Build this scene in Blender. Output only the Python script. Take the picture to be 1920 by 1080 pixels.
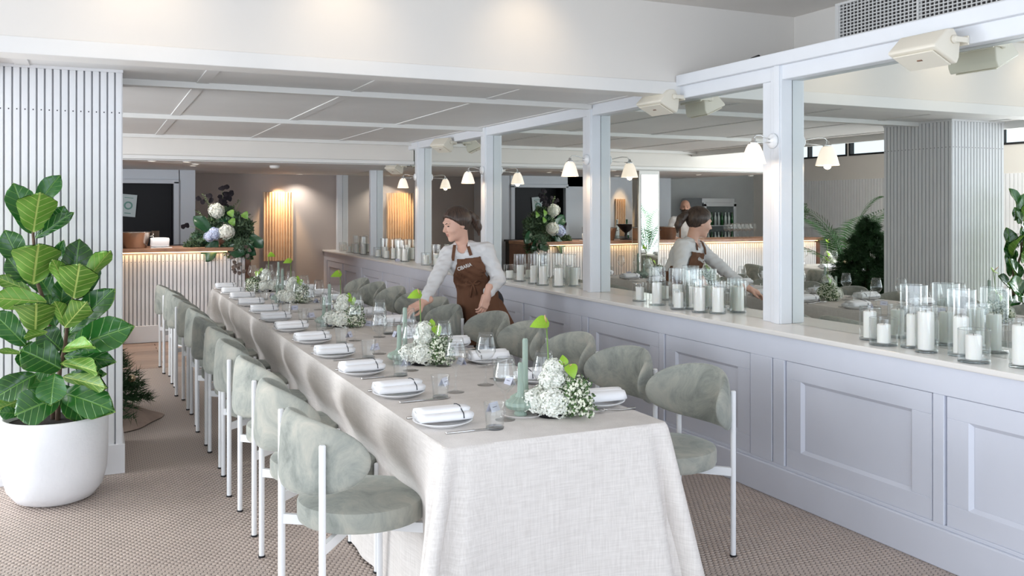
import bpy, bmesh, math, random
import numpy as np
from mathutils import Vector, Matrix
from mathutils.bvhtree import BVHTree

PI = math.pi
R = math.radians
sc = bpy.context.scene
COL = sc.collection
for o in list(bpy.data.objects):
    bpy.data.objects.remove(o)

# ------------------------------------------------------------------ camera, world, daylight, exposure
F_PX, YAW, HOR, CAM_H = 1702.5, R(24.634), 392.44, 1.5
SN, CS = math.sin(YAW), math.cos(YAW)
cam_d = bpy.data.cameras.new('camera')
cam = bpy.data.objects.new('camera', cam_d)
COL.objects.link(cam)
cam.location = (0, 0, CAM_H)
cam.rotation_euler = (R(90), 0, -YAW)
cam_d.sensor_width = 36
cam_d.lens = F_PX / 1920 * 36
cam_d.shift_y = -(540 - HOR) / 1920
cam_d.clip_start = 0.05
cam_d.clip_end = 200
sc.camera = cam

w = bpy.data.worlds.new('sky')
sc.world = w
w.use_nodes = True
bg = w.node_tree.nodes['Background']
bg.inputs[0].default_value = (0.80, 0.90, 1.0, 1)
bg.inputs[1].default_value = 1.2

def area(name, loc, rot, sx, sy, power, col):
    l = bpy.data.lights.new(name, 'AREA')
    l.shape = 'RECTANGLE'; l.size = sx; l.size_y = sy; l.energy = power; l.color = col
    o = bpy.data.objects.new(name, l); COL.objects.link(o)
    o.location = loc; o.rotation_euler = rot
    return o
# daylight through the glazed front behind the camera and the glazed terrace side on the left, then two added side-room fills
area('daylight_front', (0.4, -2.9, 1.35), (R(103), 0, 0), 7.6, 2.3, 112, (0.76, 0.87, 1.0))
area('daylight_side', (-4.5, 1.0, 1.35), (0, R(-90), 0), 2.3, 7.4, 85, (0.82, 0.91, 1.0))
area('side_room_fill', (-4.5, 6.5, 1.2), (0, R(-108), 0), 2.2, 3.2, 255, (0.92, 0.96, 1.0))  # added fill at unseen glazing, tilted up to brighten the low ceiling
area('side_room_top_fill', (-2.4, 7.0, 2.83), (0, 0, 0), 2.2, 3.6, 32, (0.90, 0.96, 1.0))  # added overhead fill for the side room, no skylight in that ceiling

vs = sc.view_settings
vs.view_transform = 'Standard'
vs.look = 'None'
vs.gamma = 1.0
vs.use_curve_mapping = False
vs.exposure = 0.5
sc.cycles.use_denoising = True
sc.cycles.max_bounces = 14
sc.cycles.diffuse_bounces = 6
sc.cycles.glossy_bounces = 6
sc.cycles.transmission_bounces = 8
sc.cycles.transparent_max_bounces = 40
sc.cycles.caustics_reflective = True
sc.cycles.caustics_refractive = False
sc.cycles.sample_clamp_indirect = 6.0

# ------------------------------------------------------------------ materials
MATS = {}
def new_mat(name):
    m = bpy.data.materials.new(name); m.use_nodes = True
    nt = m.node_tree
    MATS[name] = m
    return m, nt, nt.nodes['Principled BSDF']

def N(nt, t, **kw):
    n = nt.nodes.new(t)
    for k, v in kw.items():
        setattr(n, k, v)
    return n

def L(nt, a, b):
    nt.links.new(a, b)

def paint(name, col, rough=0.5, spec=0.4, metal=0.0, var=0.0, vscale=6.0, bump=0.0, bscale=60.0, sheen=0.0, emit=None, estr=0.0, trans=0.0, coord='Object'):
    m, nt, b = new_mat(name)
    c = (*col, 1)
    b.inputs['Base Color'].default_value = c
    b.inputs['Roughness'].default_value = rough
    b.inputs['Specular IOR Level'].default_value = spec
    b.inputs['Metallic'].default_value = metal
    if sheen:
        b.inputs['Sheen Weight'].default_value = sheen
        b.inputs['Sheen Roughness'].default_value = 0.4
    if trans:
        b.inputs['Subsurface Weight'].default_value = trans
        b.inputs['Subsurface Radius'].default_value = (0.02, 0.015, 0.01)
    if emit:
        b.inputs['Emission Color'].default_value = (*emit, 1)
        b.inputs['Emission Strength'].default_value = estr
    if var or bump:
        tc = N(nt, 'ShaderNodeTexCoord')
    if var:
        n = N(nt, 'ShaderNodeTexNoise'); n.inputs['Scale'].default_value = vscale; n.inputs['Detail'].default_value = 5
        L(nt, tc.outputs[coord], n.inputs['Vector'])
        r = N(nt, 'ShaderNodeValToRGB')
        r.color_ramp.elements[0].position = 0.3; r.color_ramp.elements[1].position = 0.7
        r.color_ramp.elements[0].color = (*[max(0, x * (1 - var)) for x in col], 1)
        r.color_ramp.elements[1].color = (*[min(1, x * (1 + var * 0.6)) for x in col], 1)
        L(nt, n.outputs['Fac'], r.inputs[0]); L(nt, r.outputs[0], b.inputs['Base Color'])
    if bump:
        n2 = N(nt, 'ShaderNodeTexNoise'); n2.inputs['Scale'].default_value = bscale; n2.inputs['Detail'].default_value = 4
        L(nt, tc.outputs[coord], n2.inputs['Vector'])
        bp = N(nt, 'ShaderNodeBump'); bp.inputs['Strength'].default_value = bump; bp.inputs['Distance'].default_value = 0.01
        L(nt, n2.outputs['Fac'], bp.inputs['Height']); L(nt, bp.outputs[0], b.inputs['Normal'])
    return m

paint('white_paint', (0.80, 0.79, 0.775), 0.45, var=0.03, vscale=2)
paint('plaster', (0.78, 0.745, 0.705), 0.7, var=0.02, vscale=1.5)
paint('ceiling_paint', (0.76, 0.755, 0.75), 0.6, var=0.03, vscale=2, bump=0.02, bscale=30)
paint('batten_paint', (0.78, 0.77, 0.75), 0.5)
paint('lilac_paint', (0.67, 0.69, 0.77), 0.38, spec=0.4, var=0.03, vscale=3)
paint('post_paint', (0.74, 0.76, 0.80), 0.4, var=0.02)
paint('ledge_paint', (0.80, 0.77, 0.74), 0.22, spec=0.55, var=0.02)
paint('taupe_wall', (0.47, 0.415, 0.385), 0.75, var=0.04, vscale=2)
paint('grey_wall', (0.42, 0.43, 0.43), 0.7, var=0.03)
paint('niche_wood', (0.74, 0.54, 0.37), 0.5, var=0.12, vscale=8)
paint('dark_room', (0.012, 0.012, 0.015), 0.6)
paint('door_frame', (0.62, 0.65, 0.70), 0.5)
paint('slat_paint', (0.80, 0.80, 0.82), 0.42, var=0.03, vscale=5)
paint('slat_back', (0.55, 0.55, 0.57), 0.7)
paint('screw_dark', (0.05, 0.05, 0.06), 0.4, metal=0.6)
paint('oak_top', (0.36, 0.185, 0.11), 0.4, var=0.25, vscale=9)
paint('wood_dark', (0.16, 0.075, 0.045), 0.45, var=0.25, vscale=10)
paint('grille_dark', (0.06, 0.055, 0.055), 0.7)
paint('white_metal', (0.84, 0.85, 0.87), 0.3, spec=0.5)
paint('black_plastic', (0.015, 0.015, 0.017), 0.4)
paint('speaker_cream', (0.78, 0.73, 0.63), 0.45)
paint('chrome', (0.75, 0.74, 0.72), 0.12, metal=1.0)
paint('steel', (0.55, 0.54, 0.53), 0.22, metal=1.0)
paint('bucket_steel', (0.50, 0.44, 0.40), 0.2, metal=1.0)
paint('porcelain', (0.86, 0.86, 0.87), 0.15, spec=0.5)
paint('napkin_linen', (0.86, 0.855, 0.87), 0.9, bump=0.1, bscale=300)
paint('ribbon_dark', (0.06, 0.065, 0.075), 0.7)
paint('card_paper', (0.70, 0.72, 0.86), 0.8)
paint('ink', (0.12, 0.12, 0.2), 0.8)
paint('sage_wax', (0.30, 0.375, 0.315), 0.45, trans=0.15)
paint('white_wax', (0.88, 0.87, 0.83), 0.5, trans=0.25)
paint('wick', (0.1, 0.09, 0.08), 0.9)
paint('marble', (0.66, 0.62, 0.60), 0.3, var=0.2, vscale=40)
paint('hydrangea_white', (0.84, 0.85, 0.78), 0.75, var=0.10, vscale=25, trans=0.1)
paint('hydrangea_blue', (0.62, 0.68, 0.86), 0.75, var=0.15, vscale=25, trans=0.1)
paint('small_white_bud', (0.80, 0.82, 0.68), 0.7)
paint('leaf_small', (0.075, 0.14, 0.045), 0.5, var=0.3, vscale=30)
paint('leaf_grey', (0.10, 0.16, 0.09), 0.6, var=0.3, vscale=20)
paint('leaf_purple', (0.012, 0.010, 0.013), 0.85, spec=0.1)
paint('leaf_bronze', (0.085, 0.06, 0.05), 0.5, var=0.3, vscale=20)
paint('leaf_big', (0.012, 0.06, 0.022), 0.3, var=0.3, vscale=12)
paint('leaf_olive', (0.12, 0.26, 0.03), 0.4, var=0.15, vscale=15)
paint('leaf_lime', (0.26, 0.45, 0.035), 0.35, var=0.12, vscale=15)
paint('spadix', (0.65, 0.38, 0.22), 0.6)
paint('stem_green', (0.16, 0.27, 0.07), 0.5)
paint('bark', (0.12, 0.075, 0.05), 0.8, var=0.3, vscale=30)
paint('soil', (0.02, 0.016, 0.014), 0.95, bump=0.6, bscale=60)
paint('pot_white', (0.80, 0.80, 0.82), 0.55, var=0.02, vscale=10, bump=0.15, bscale=50)
paint('pine', (0.022, 0.07, 0.02), 0.6, var=0.4, vscale=10)
paint('palm', (0.035, 0.12, 0.03), 0.4, var=0.3, vscale=6)
paint('gold_ball', (0.75, 0.6, 0.4), 0.2, metal=0.9)
paint('burlap', (0.46, 0.35, 0.29), 0.9, var=0.15, vscale=12, bump=0.3, bscale=200)
paint('skin', (0.78, 0.47, 0.36), 0.5, trans=0.12)
paint('skin_man', (0.55, 0.32, 0.24), 0.5, trans=0.1)
paint('lip', (0.55, 0.20, 0.17), 0.45)
paint('eye_dark', (0.03, 0.02, 0.018), 0.25)
paint('teeth', (0.85, 0.83, 0.8), 0.3)
paint('shirt_linen', (0.76, 0.745, 0.745), 0.85, bump=0.12, bscale=120)
paint('apron_brown', (0.155, 0.068, 0.036), 0.85, var=0.06, vscale=8, bump=0.15, bscale=150)
paint('apron_text', (0.85, 0.83, 0.8), 0.8)
paint('black_cloth', (0.015, 0.015, 0.018), 0.8)
paint('trouser', (0.03, 0.03, 0.035), 0.85)
paint('tile_white', (0.75, 0.78, 0.78), 0.15)
paint('fridge_grey', (0.5, 0.51, 0.52), 0.35, metal=0.7)
paint('fridge_glass', (0.07, 0.085, 0.085), 0.08, spec=0.7)
paint('bottle_green', (0.02, 0.09, 0.03), 0.15, spec=0.6)
paint('bottle_red', (0.25, 0.03, 0.03), 0.15, spec=0.6)
paint('bottle_blue', (0.10, 0.22, 0.32), 0.15, spec=0.6)
paint('bottle_clear', (0.45, 0.5, 0.48), 0.1, spec=0.6)
paint('led', (1, 0.75, 0.45), 0.5, emit=(1.0, 0.62, 0.28), estr=5.0)
paint('bulb_warm', (1, 0.9, 0.75), 0.5, emit=(1.0, 0.78, 0.5), estr=6.0)
paint('lamp_glow', (1, 0.95, 0.9), 0.5, emit=(1.0, 0.9, 0.75), estr=4.0)
paint('shade_glass', (0.85, 0.80, 0.74), 0.35, emit=(1.0, 0.80, 0.62), estr=0.48)
paint('poster_paper', (0.62, 0.68, 0.68), 0.8)
paint('poster_green', (0.2, 0.38, 0.33), 0.8)
paint('table_wood', (0.30, 0.2, 0.13), 0.5)
paint('cord', (0.75, 0.74, 0.7), 0.5)

# hair: streaks along the object
def hair_mat(name, col):
    m, nt, b = new_mat(name)
    tc = N(nt, 'ShaderNodeTexCoord'); mp = N(nt, 'ShaderNodeMapping'); mp.inputs['Scale'].default_value = (160, 40, 14)
    n = N(nt, 'ShaderNodeTexNoise'); n.inputs['Scale'].default_value = 1.0; n.inputs['Detail'].default_value = 3
    L(nt, tc.outputs['Object'], mp.inputs[0]); L(nt, mp.outputs[0], n.inputs['Vector'])
    r = N(nt, 'ShaderNodeValToRGB')
    r.color_ramp.elements[0].position = 0.35; r.color_ramp.elements[1].position = 0.7
    r.color_ramp.elements[0].color = (*[x * 0.55 for x in col], 1); r.color_ramp.elements[1].color = (*[x * 1.7 for x in col], 1)
    L(nt, n.outputs['Fac'], r.inputs[0]); L(nt, r.outputs[0], b.inputs['Base Color'])
    bp = N(nt, 'ShaderNodeBump'); bp.inputs['Strength'].default_value = 0.5; bp.inputs['Distance'].default_value = 0.004
    L(nt, n.outputs['Fac'], bp.inputs['Height']); L(nt, bp.outputs[0], b.inputs['Normal'])
    b.inputs['Roughness'].default_value = 0.42
hair_mat('hair', (0.060, 0.036, 0.026))
hair_mat('beard', (0.03, 0.018, 0.013))

# sage velvet with brushed lighter and darker strokes
def velvet():
    m, nt, b = new_mat('velvet')
    tc = N(nt, 'ShaderNodeTexCoord'); oi = N(nt, 'ShaderNodeObjectInfo')
    ad = N(nt, 'ShaderNodeVectorMath', operation='ADD'); sc3 = N(nt, 'ShaderNodeVectorMath', operation='SCALE')
    sc3.inputs['Scale'].default_value = 13.0
    cb = N(nt, 'ShaderNodeCombineXYZ')
    for k in range(3): L(nt, oi.outputs['Random'], cb.inputs[k])
    L(nt, cb.outputs[0], sc3.inputs[0])
    L(nt, tc.outputs['Object'], ad.inputs[0]); L(nt, sc3.outputs[0], ad.inputs[1])
    n = N(nt, 'ShaderNodeTexNoise'); n.inputs['Scale'].default_value = 6.0; n.inputs['Detail'].default_value = 8; n.inputs['Roughness'].default_value = 0.68; n.inputs['Distortion'].default_value = 0.7
    L(nt, ad.outputs[0], n.inputs['Vector'])
    r = N(nt, 'ShaderNodeValToRGB'); e = r.color_ramp.elements
    e[0].position = 0.33; e[0].color = (0.20, 0.215, 0.195, 1)
    e[1].position = 0.70; e[1].color = (0.47, 0.445, 0.385, 1)
    x = e.new(0.46); x.color = (0.30, 0.315, 0.285, 1)
    x = e.new(0.57); x.color = (0.385, 0.385, 0.34, 1)
    L(nt, n.outputs['Fac'], r.inputs[0]); L(nt, r.outputs[0], b.inputs['Base Color'])
    b.inputs['Roughness'].default_value = 0.75
    b.inputs['Sheen Weight'].default_value = 0.45; b.inputs['Sheen Roughness'].default_value = 0.35
    b.inputs['Sheen Tint'].default_value = (0.90, 0.95, 0.90, 1)
    b.inputs['Specular IOR Level'].default_value = 0.2
    n2 = N(nt, 'ShaderNodeTexNoise'); n2.inputs['Scale'].default_value = 14; n2.inputs['Detail'].default_value = 4
    L(nt, ad.outputs[0], n2.inputs['Vector'])
    bp = N(nt, 'ShaderNodeBump'); bp.inputs['Strength'].default_value = 0.25; bp.inputs['Distance'].default_value = 0.01
    L(nt, n2.outputs['Fac'], bp.inputs['Height']); L(nt, bp.outputs[0], b.inputs['Normal'])
velvet()

# woven linen tablecloth
def linen():
    m, nt, b = new_mat('linen')
    tc = N(nt, 'ShaderNodeTexCoord')
    cols = []
    for s in ((420, 420, 24), (24, 24, 420)):
        mp = N(nt, 'ShaderNodeMapping'); mp.inputs['Scale'].default_value = s
        n = N(nt, 'ShaderNodeTexNoise'); n.inputs['Scale'].default_value = 0.5; n.inputs['Detail'].default_value = 2
        L(nt, tc.outputs['Object'], mp.inputs[0]); L(nt, mp.outputs[0], n.inputs['Vector']); cols.append(n)
    mx = N(nt, 'ShaderNodeMath', operation='ADD'); L(nt, cols[0].outputs['Fac'], mx.inputs[0]); L(nt, cols[1].outputs['Fac'], mx.inputs[1])
    r = N(nt, 'ShaderNodeValToRGB')
    r.color_ramp.elements[0].position = 0.35; r.color_ramp.elements[0].color = (0.63, 0.59, 0.56, 1)
    r.color_ramp.elements[1].position = 0.65; r.color_ramp.elements[1].color = (0.75, 0.71, 0.68, 1)
    dv = N(nt, 'ShaderNodeMath', operation='MULTIPLY'); dv.inputs[1].default_value = 0.5
    L(nt, mx.outputs[0], dv.inputs[0]); L(nt, dv.outputs[0], r.inputs[0]); L(nt, r.outputs[0], b.inputs['Base Color'])
    b.inputs['Roughness'].default_value = 0.9; b.inputs['Specular IOR Level'].default_value = 0.15
    n3 = N(nt, 'ShaderNodeTexNoise'); n3.inputs['Scale'].default_value = 5; n3.inputs['Detail'].default_value = 5
    L(nt, tc.outputs['Object'], n3.inputs['Vector'])
    sm = N(nt, 'ShaderNodeMath', operation='MULTIPLY_ADD'); sm.inputs[1].default_value = 0.12
    L(nt, mx.outputs[0], sm.inputs[0]); L(nt, n3.outputs['Fac'], sm.inputs[2])
    bp = N(nt, 'ShaderNodeBump'); bp.inputs['Strength'].default_value = 0.28; bp.inputs['Distance'].default_value = 0.02
    L(nt, sm.outputs[0], bp.inputs['Height']); L(nt, bp.outputs[0], b.inputs['Normal'])
linen()

# penny-round mosaic: lattice of discs in grout (same lattice as the built tiles)
PITCH = 0.0262
def penny(name, tile, grout):
    m, nt, b = new_mat(name)
    geo = N(nt, 'ShaderNodeNewGeometry')
    ds = []
    for off in (0.0, 0.5):
        mp = N(nt, 'ShaderNodeVectorMath', operation='MULTIPLY_ADD')
        mp.inputs[1].default_value = (1 / PITCH, 1 / (PITCH * math.sqrt(3)), 0); mp.inputs[2].default_value = (off + 0.5, off + 0.5, 0)
        L(nt, geo.outputs['Position'], mp.inputs[0])
        fr = N(nt, 'ShaderNodeVectorMath', operation='FRACTION'); L(nt, mp.outputs[0], fr.inputs[0])
        sb = N(nt, 'ShaderNodeVectorMath', operation='SUBTRACT'); sb.inputs[1].default_value = (0.5, 0.5, 0); L(nt, fr.outputs[0], sb.inputs[0])
        ml = N(nt, 'ShaderNodeVectorMath', operation='MULTIPLY'); ml.inputs[1].default_value = (1, math.sqrt(3), 0); L(nt, sb.outputs[0], ml.inputs[0])
        ln = N(nt, 'ShaderNodeVectorMath', operation='LENGTH'); L(nt, ml.outputs[0], ln.inputs[0])
        ds.append(ln)
    mn = N(nt, 'ShaderNodeMath', operation='MINIMUM'); L(nt, ds[0].outputs['Value'], mn.inputs[0]); L(nt, ds[1].outputs['Value'], mn.inputs[1])
    r = N(nt, 'ShaderNodeValToRGB'); e = r.color_ramp.elements
    e[0].position = 0.455; e[0].color = (*tile, 1); e[1].position = 0.49; e[1].color = (*grout, 1)
    L(nt, mn.outputs[0], r.inputs[0]); L(nt, r.outputs[0], b.inputs['Base Color'])
    b.inputs['Roughness'].default_value = 0.5
penny('penny_floor', (0.50, 0.415, 0.365), (0.10, 0.085, 0.085))
paint('penny_tile', (0.50, 0.415, 0.365), 0.42, spec=0.4, var=0.10, vscale=3, coord='Object')
paint('grout', (0.10, 0.085, 0.085), 0.9)

# fiddle-leaf blades: pale midrib and side veins on dark or light green, blade runs along +Y, width X in [-.5,.5]
def fig_leaf(name, base, vein, rough):
    m, nt, b = new_mat(name)
    tc = N(nt, 'ShaderNodeTexCoord'); sp = N(nt, 'ShaderNodeSeparateXYZ'); L(nt, tc.outputs['Object'], sp.inputs[0])
    ab = N(nt, 'ShaderNodeMath', operation='ABSOLUTE'); L(nt, sp.outputs['X'], ab.inputs[0])
    k = N(nt, 'ShaderNodeMath', operation='MULTIPLY'); k.inputs[1].default_value = 0.75; L(nt, ab.outputs[0], k.inputs[0])
    d = N(nt, 'ShaderNodeMath', operation='SUBTRACT'); L(nt, sp.outputs['Y'], d.inputs[0]); L(nt, k.outputs[0], d.inputs[1])
    s = N(nt, 'ShaderNodeMath', operation='MULTIPLY'); s.inputs[1].default_value = 6.5; L(nt, d.outputs[0], s.inputs[0])
    pp = N(nt, 'ShaderNodeMath', operation='PINGPONG'); pp.inputs[1].default_value = 0.5; L(nt, s.outputs[0], pp.inputs[0])
    lt = N(nt, 'ShaderNodeMapRange'); lt.inputs['From Min'].default_value = 0.02; lt.inputs['From Max'].default_value = 0.075; lt.inputs['To Min'].default_value = 1; lt.inputs['To Max'].default_value = 0
    L(nt, pp.outputs[0], lt.inputs['Value'])
    mid = N(nt, 'ShaderNodeMapRange'); mid.inputs['From Min'].default_value = 0.008; mid.inputs['From Max'].default_value = 0.022; mid.inputs['To Min'].default_value = 1; mid.inputs['To Max'].default_value = 0
    L(nt, ab.outputs[0], mid.inputs['Value'])
    mx = N(nt, 'ShaderNodeMath', operation='MAXIMUM'); L(nt, lt.outputs[0], mx.inputs[0]); L(nt, mid.outputs[0], mx.inputs[1])
    n = N(nt, 'ShaderNodeTexNoise'); n.inputs['Scale'].default_value = 4; n.inputs['Detail'].default_value = 3; L(nt, tc.outputs['Object'], n.inputs['Vector'])
    oi = N(nt, 'ShaderNodeObjectInfo')
    r = N(nt, 'ShaderNodeValToRGB')
    r.color_ramp.elements[0].position = 0.25; r.color_ramp.elements[0].color = (*[x * 0.65 for x in base], 1)
    r.color_ramp.elements[1].position = 0.8; r.color_ramp.elements[1].color = (*[x * 1.35 for x in base], 1)
    av = N(nt, 'ShaderNodeMath', operation='MULTIPLY_ADD'); av.inputs[1].default_value = 0.5; L(nt, oi.outputs['Random'], av.inputs[0])
    hf = N(nt, 'ShaderNodeMath', operation='MULTIPLY'); hf.inputs[1].default_value = 0.6; L(nt, n.outputs['Fac'], hf.inputs[0]); L(nt, hf.outputs[0], av.inputs[2])
    L(nt, av.outputs[0], r.inputs[0])
    mc = N(nt, 'ShaderNodeMix', data_type='RGBA'); L(nt, mx.outputs[0], mc.inputs['Factor']); L(nt, r.outputs[0], mc.inputs[6]); mc.inputs[7].default_value = (*vein, 1)
    L(nt, mc.outputs[2], b.inputs['Base Color'])
    bp = N(nt, 'ShaderNodeBump'); bp.inputs['Strength'].default_value = 0.4; bp.inputs['Distance'].default_value = 0.01; bp.invert = True
    L(nt, mx.outputs[0], bp.inputs['Height']); L(nt, bp.outputs[0], b.inputs['Normal'])
    b.inputs['Roughness'].default_value = rough
fig_leaf('fig_top', (0.018, 0.095, 0.016), (0.10, 0.24, 0.045), 0.24)
fig_leaf('fig_under', (0.125, 0.275, 0.035), (0.38, 0.48, 0.12), 0.45)

# thin clear glass: see-through film with a Fresnel sheen
def glass(name, tint, rough=0.02, ior=1.45, gain=1.0):
    m = bpy.data.materials.new(name); m.use_nodes = True; MATS[name] = m
    nt = m.node_tree
    nt.nodes.remove(nt.nodes['Principled BSDF'])
    out = nt.nodes['Material Output']
    tr = N(nt, 'ShaderNodeBsdfTransparent'); tr.inputs[0].default_value = (*tint, 1)
    gl = N(nt, 'ShaderNodeBsdfGlossy'); gl.inputs['Roughness'].default_value = rough
    fr = N(nt, 'ShaderNodeLayerWeight'); fr.inputs['Blend'].default_value = 0.5
    pw = N(nt, 'ShaderNodeMath', operation='POWER'); pw.inputs[1].default_value = 3.5
    ml = N(nt, 'ShaderNodeMath', operation='MULTIPLY_ADD'); ml.inputs[1].default_value = 0.75 * gain; ml.inputs[2].default_value = 0.045; ml.use_clamp = True
    mx = N(nt, 'ShaderNodeMixShader')
    L(nt, fr.outputs['Facing'], pw.inputs[0]); L(nt, pw.outputs[0], ml.inputs[0]); L(nt, ml.outputs[0], mx.inputs[0]); L(nt, tr.outputs[0], mx.inputs[1]); L(nt, gl.outputs[0], mx.inputs[2])
    L(nt, mx.outputs[0], out.inputs[0])
glass('clear_glass', (0.985, 0.99, 0.99), gain=0.7)
glass('thick_glass', (0.84, 0.86, 0.87))
glass('window_glass', (0.97, 0.98, 0.98))

# silvered mirror, faintly green
m, nt, b = new_mat('mirror')
b.inputs['Base Color'].default_value = (0.815, 0.845, 0.815, 1); b.inputs['Metallic'].default_value = 1; b.inputs['Roughness'].default_value = 0.0

# wood boards
def boards(name, col):
    m, nt, b = new_mat(name)
    tc = N(nt, 'ShaderNodeTexCoord'); mp = N(nt, 'ShaderNodeMapping'); mp.inputs['Scale'].default_value = (1.2, 14, 14)
    n = N(nt, 'ShaderNodeTexNoise'); n.inputs['Scale'].default_value = 2; n.inputs['Detail'].default_value = 6
    L(nt, tc.outputs['Object'], mp.inputs[0]); L(nt, mp.outputs[0], n.inputs['Vector'])
    oi = N(nt, 'ShaderNodeObjectInfo')
    ad = N(nt, 'ShaderNodeMath', operation='MULTIPLY_ADD'); ad.inputs[1].default_value = 0.35; L(nt, oi.outputs['Random'], ad.inputs[0])
    h2 = N(nt, 'ShaderNodeMath', operation='MULTIPLY'); h2.inputs[1].default_value = 0.65; L(nt, n.outputs['Fac'], h2.inputs[0]); L(nt, h2.outputs[0], ad.inputs[2])
    r = N(nt, 'ShaderNodeValToRGB')
    r.color_ramp.elements[0].position = 0.2; r.color_ramp.elements[0].color = (*[x * 0.6 for x in col], 1)
    r.color_ramp.elements[1].position = 0.8; r.color_ramp.elements[1].color = (*[x * 1.3 for x in col], 1)
    L(nt, ad.outputs[0], r.inputs[0]); L(nt, r.outputs[0], b.inputs['Base Color']); b.inputs['Roughness'].default_value = 0.45
boards('floor_boards', (0.36, 0.255, 0.20))

# ------------------------------------------------------------------ helpers
def link(o, parent=None):
    COL.objects.link(o)
    if parent is not None:
        o.parent = parent
    return o

def mk(name, verts, faces, mat, parent=None, smooth=False, mats=None, fm=None, loc=None):
    me = bpy.data.meshes.new(name)
    me.from_pydata([tuple(v) for v in verts], [], [tuple(f) for f in faces])
    if mats:
        for q in mats: me.materials.append(MATS[q])
        if fm is not None: me.polygons.foreach_set('material_index', fm)
    else:
        me.materials.append(MATS[mat])
    if smooth:
        me.polygons.foreach_set('use_smooth', [True] * len(me.polygons))
    me.update()
    o = bpy.data.objects.new(name, me)
    link(o, parent)
    if loc is not None: o.location = loc
    return o

def from_mesh(name, me, parent=None, loc=None, rot=None, scale=None):
    o = bpy.data.objects.new(name, me); link(o, parent)
    if loc is not None: o.location = loc
    if rot is not None: o.rotation_euler = rot
    if scale is not None: o.scale = scale
    return o

def tag(o, label=None, cat=None, group=None, kind=None):
    if label: o['label'] = label
    if cat: o['category'] = cat
    if group: o['group'] = group
    if kind: o['kind'] = kind
    return o

def empty(name, loc=(0, 0, 0), rz=0.0):
    o = bpy.data.objects.new(name, None); o.empty_display_size = 0.1
    link(o); o.location = loc; o.rotation_euler = (0, 0, rz)
    return o

def struct(o, label=None):
    o['kind'] = 'structure'
    if label: o['label'] = label
    return o

class MB:
    def __init__(s): s.v = []; s.f = []
    def add(s, v, f):
        k = len(s.v); s.v += [tuple(x) for x in v]; s.f += [tuple(i + k for i in q) for q in f]; return s
    def box(s, x0, x1, y0, y1, z0, z1):
        v = [(x, y, z) for z in (z0, z1) for y in (y0, y1) for x in (x0, x1)]
        return s.add(v, [(0, 2, 3, 1), (4, 5, 7, 6), (0, 1, 5, 4), (2, 6, 7, 3), (0, 4, 6, 2), (1, 3, 7, 5)])
    def lathe(s, prof, n=24, c=(0, 0, 0), cap0=True, cap1=True):
        v = []; f = []; m = len(prof)
        for r, z in prof:
            for k in range(n):
                a = 2 * PI * k / n; v.append((c[0] + r * math.cos(a), c[1] + r * math.sin(a), c[2] + z))
        for i in range(m - 1):
            for k in range(n):
                k2 = (k + 1) % n; f.append((i * n + k, i * n + k2, (i + 1) * n + k2, (i + 1) * n + k))
        if cap0: f.append(tuple(reversed(range(n))))
        if cap1: f.append(tuple((m - 1) * n + k for k in range(n)))
        return s.add(v, f)
    def tube(s, pts, r, n=8, cap=True):
        pts = [Vector(p) for p in pts]; m = len(pts)
        rr = r if isinstance(r, (list, tuple)) else [r] * m
        v = []; f = []
        up = None
        for i, p in enumerate(pts):
            d = (pts[min(i + 1, m - 1)] - pts[max(i - 1, 0)]).normalized()
            if up is None:
                up = Vector((0, 0, 1)) if abs(d.z) < 0.9 else Vector((1, 0, 0))
            a = d.cross(up).normalized(); b = a.cross(d).normalized(); up = b
            for k in range(n):
                t = 2 * PI * k / n; v.append(p + (a * math.cos(t) + b * math.sin(t)) * rr[i])
        for i in range(m - 1):
            for k in range(n):
                k2 = (k + 1) % n; f.append((i * n + k, (i + 1) * n + k, (i + 1) * n + k2, i * n + k2))
        if cap:
            f.append(tuple(range(n))); f.append(tuple((m - 1) * n + k for k in reversed(range(n))))
        return s.add(v, f)
    def prism(s, poly, y0, y1):      # polygon in (x,z) extruded along y
        n = len(poly); v = [(x, y0, z) for x, z in poly] + [(x, y1, z) for x, z in poly]
        f = [tuple(range(n)), tuple(n + k for k in reversed(range(n)))]
        for k in range(n):
            k2 = (k + 1) % n; f.append((k, n + k, n + k2, k2))
        return s.add(v, f)
    def build(s, name, mat, parent=None, smooth=False, loc=None):
        return mk(name, s.v, s.f, mat, parent, smooth, loc=loc)

def soft(o, w=0.004, seg=2, angle=40):          # rounded edges baked into the mesh
    bm = bmesh.new(); bm.from_mesh(o.data)
    bmesh.ops.remove_doubles(bm, verts=bm.verts, dist=1e-6)
    bmesh.ops.recalc_face_normals(bm, faces=bm.faces)
    ed = [e for e in bm.edges if len(e.link_faces) == 2 and e.calc_face_angle(0) > R(angle)]
    bmesh.ops.bevel(bm, geom=ed, offset=w, segments=seg, affect='EDGES', profile=0.5, clamp_overlap=True)
    bm.to_mesh(o.data); bm.free()
    return o

def shade(o, angle=35):
    me = o.data
    me.polygons.foreach_set('use_smooth', [True] * len(me.polygons))
    try:
        me.set_sharp_from_angle(angle=R(angle))
    except Exception:
        pass
    return o

def fixn(o):
    bm = bmesh.new(); bm.from_mesh(o.data); bmesh.ops.recalc_face_normals(bm, faces=bm.faces); bm.to_mesh(o.data); bm.free(); return o

def dup(root, loc=None, rz=None, label=None, group=None):
    r = root.copy(); COL.objects.link(r)
    if loc is not None: r.location = loc
    if rz is not None: r.rotation_euler = (0, 0, rz)
    if label: r['label'] = label
    if group: r['group'] = group
    for ch in list(root.children):
        c = ch.copy(); COL.objects.link(c); c.parent = r
        for g in list(ch.children):
            d = g.copy(); COL.objects.link(d); d.parent = c
    return r

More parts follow.
